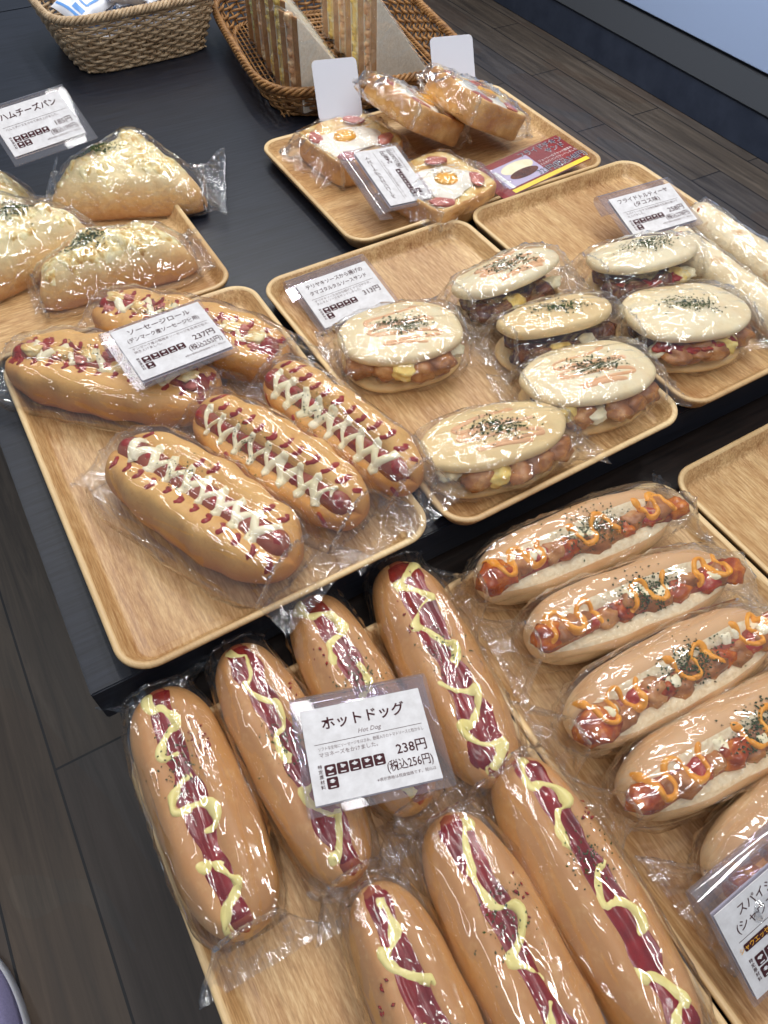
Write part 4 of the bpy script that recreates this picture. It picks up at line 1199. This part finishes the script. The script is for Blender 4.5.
# flyer
fly = empty('promo_flyer', (.6400, .7060, .8045), (R(4), R(-1), R(8)))
v, f = slab(0, 0, .158, .066, .0006, -.0005, .0); link_mesh('flyer_sheet', v, f, M['red_print'], fly, False)
def flat(name, shapes, mat, z):
    g = G()
    for v, f in shapes: g.add([Vector((p.x, p.y, z)) for p in v], f)
    return g.obj(name, M[mat], fly, False)
flat('yellow_band', [rrect(.010, -.0285, .136, .007, .0006)], 'yellow_print', .0003)
flat('photo_background', [rrect(-.024, .000, .070, .044, .001)], 'lilac_print', .0003)
el = lambda cx, cy, a, b: ([Vector((cx + a * math.cos(q), cy + b * math.sin(q), 0)) for q in (2 * PI * i / 32 for i in range(32))], [tuple(range(32))])
flat('printed_bun', [el(-.018, .008, .027, .011)], 'mayo_white', .0005)
flat('printed_filling', [el(-.018, -.006, .024, .008)], 'teriyaki', .0006)
flat('printed_band', [rrect(-.052, -.004, .006, .038, .0005)], 'white_print', .0006)
z = [text_geo('フライドチキン', .0115, .040, .0235, 'CENTER', .028), text_geo('サンド', .0115, .056, .0115, 'CENTER', .028)]
flat('title_outline', z, 'white_print', .0007)
z = [text_geo('フライドチキン', .0115, .040, .0235, 'CENTER', .0), text_geo('サンド', .0115, .056, .0115, 'CENTER', .0)]
flat('title_text', z, 'navy_print', .0010)
flat('price_outline', [text_geo('323円(税込348円)', .0130, .040, -.0175, 'CENTER', .028, sx=.88)], 'white_print', .0007)
flat('price_text', [text_geo('323円(税込348円)', .0130, .040, -.0175, 'CENTER', .0, sx=.88)], 'navy_print', .0010)
flat('description_text', [text_geo('ジューシーなチキンと野菜を', .0048, .045, .0005, 'CENTER'), text_geo('ふんわりパンでサンドしました', .0048, .045, -.0060, 'CENTER')], 'white_print', .0007)
flat('small_logo', [text_geo('おすすめ', .0070, -.066, .006, 'CENTER', .01)], 'white_print', .0007)
v, f = slab(-.012, -.001, .120, .070, .0006, .0012, .0018); link_mesh('clear_sleeve', v, f, M['sleeve'], fly, False)
tag(fly, 'red promotional flyer for a fried chicken sandwich lying across the egg toast tray', 'flyer')

# ------------------------------------------------------------------ shoe
sh = empty('shoe', (-.452, .282, .0), (0, 0, R(6)))
def sole_out(q):
    a = 2 * PI * q; y = .135 * math.sin(a); x = .046 * math.cos(a) * (1 + .18 * math.sin(a)) ; return x, y
def shoe_part(name, zs, mat, close=True):
    vs = []; fs = []; n = 56
    for k, z, sh_ in zs:
        for j in range(n):
            x, y = sole_out(j / n); t = (y + .135) / .27
            zz = z if not sh_ else z * (1.0 - .45 * max(0, (t - .45) / .55) ** 1.2)
            vs.append(Vector((x * k, y * (k if k > .9 else .9 + (k - .9) * .8) - (1 - k) * .02, zz)))
    for i in range(len(zs) - 1):
        for j in range(n): fs.append((i * n + j, i * n + (j + 1) % n, (i + 1) * n + (j + 1) % n, (i + 1) * n + j))
    if close: fs.append(tuple(range(n - 1, -1, -1))); fs.append(tuple((len(zs) - 1) * n + j for j in range(n)))
    return link_mesh(name, vs, fs, mat, sh)
shoe_part('sole', [(.96, 0, 0), (1.03, .004, 0), (1.04, .024, 0), (1.0, .028, 0)], M['sole'])
shoe_part('upper', [(.985, .026, 0), (.97, .045, 1), (.88, .072, 1), (.70, .092, 1), (.52, .098, 1), (.46, .092, 1), (.44, .06, 1), (.40, .04, 0)], M['shoe'])
g = G()
for k in range(5):
    y = .005 + .016 * k; g.tube([(-.020, y, .085 - .006 * k), (0, y + .003, .094 - .007 * k), (.020, y, .085 - .006 * k)], .0025, 7)
g.obj('laces', M['sole'], sh)
tag(sh, 'lavender canvas shoe with a white sole on the floor at the bottom left', 'shoe')
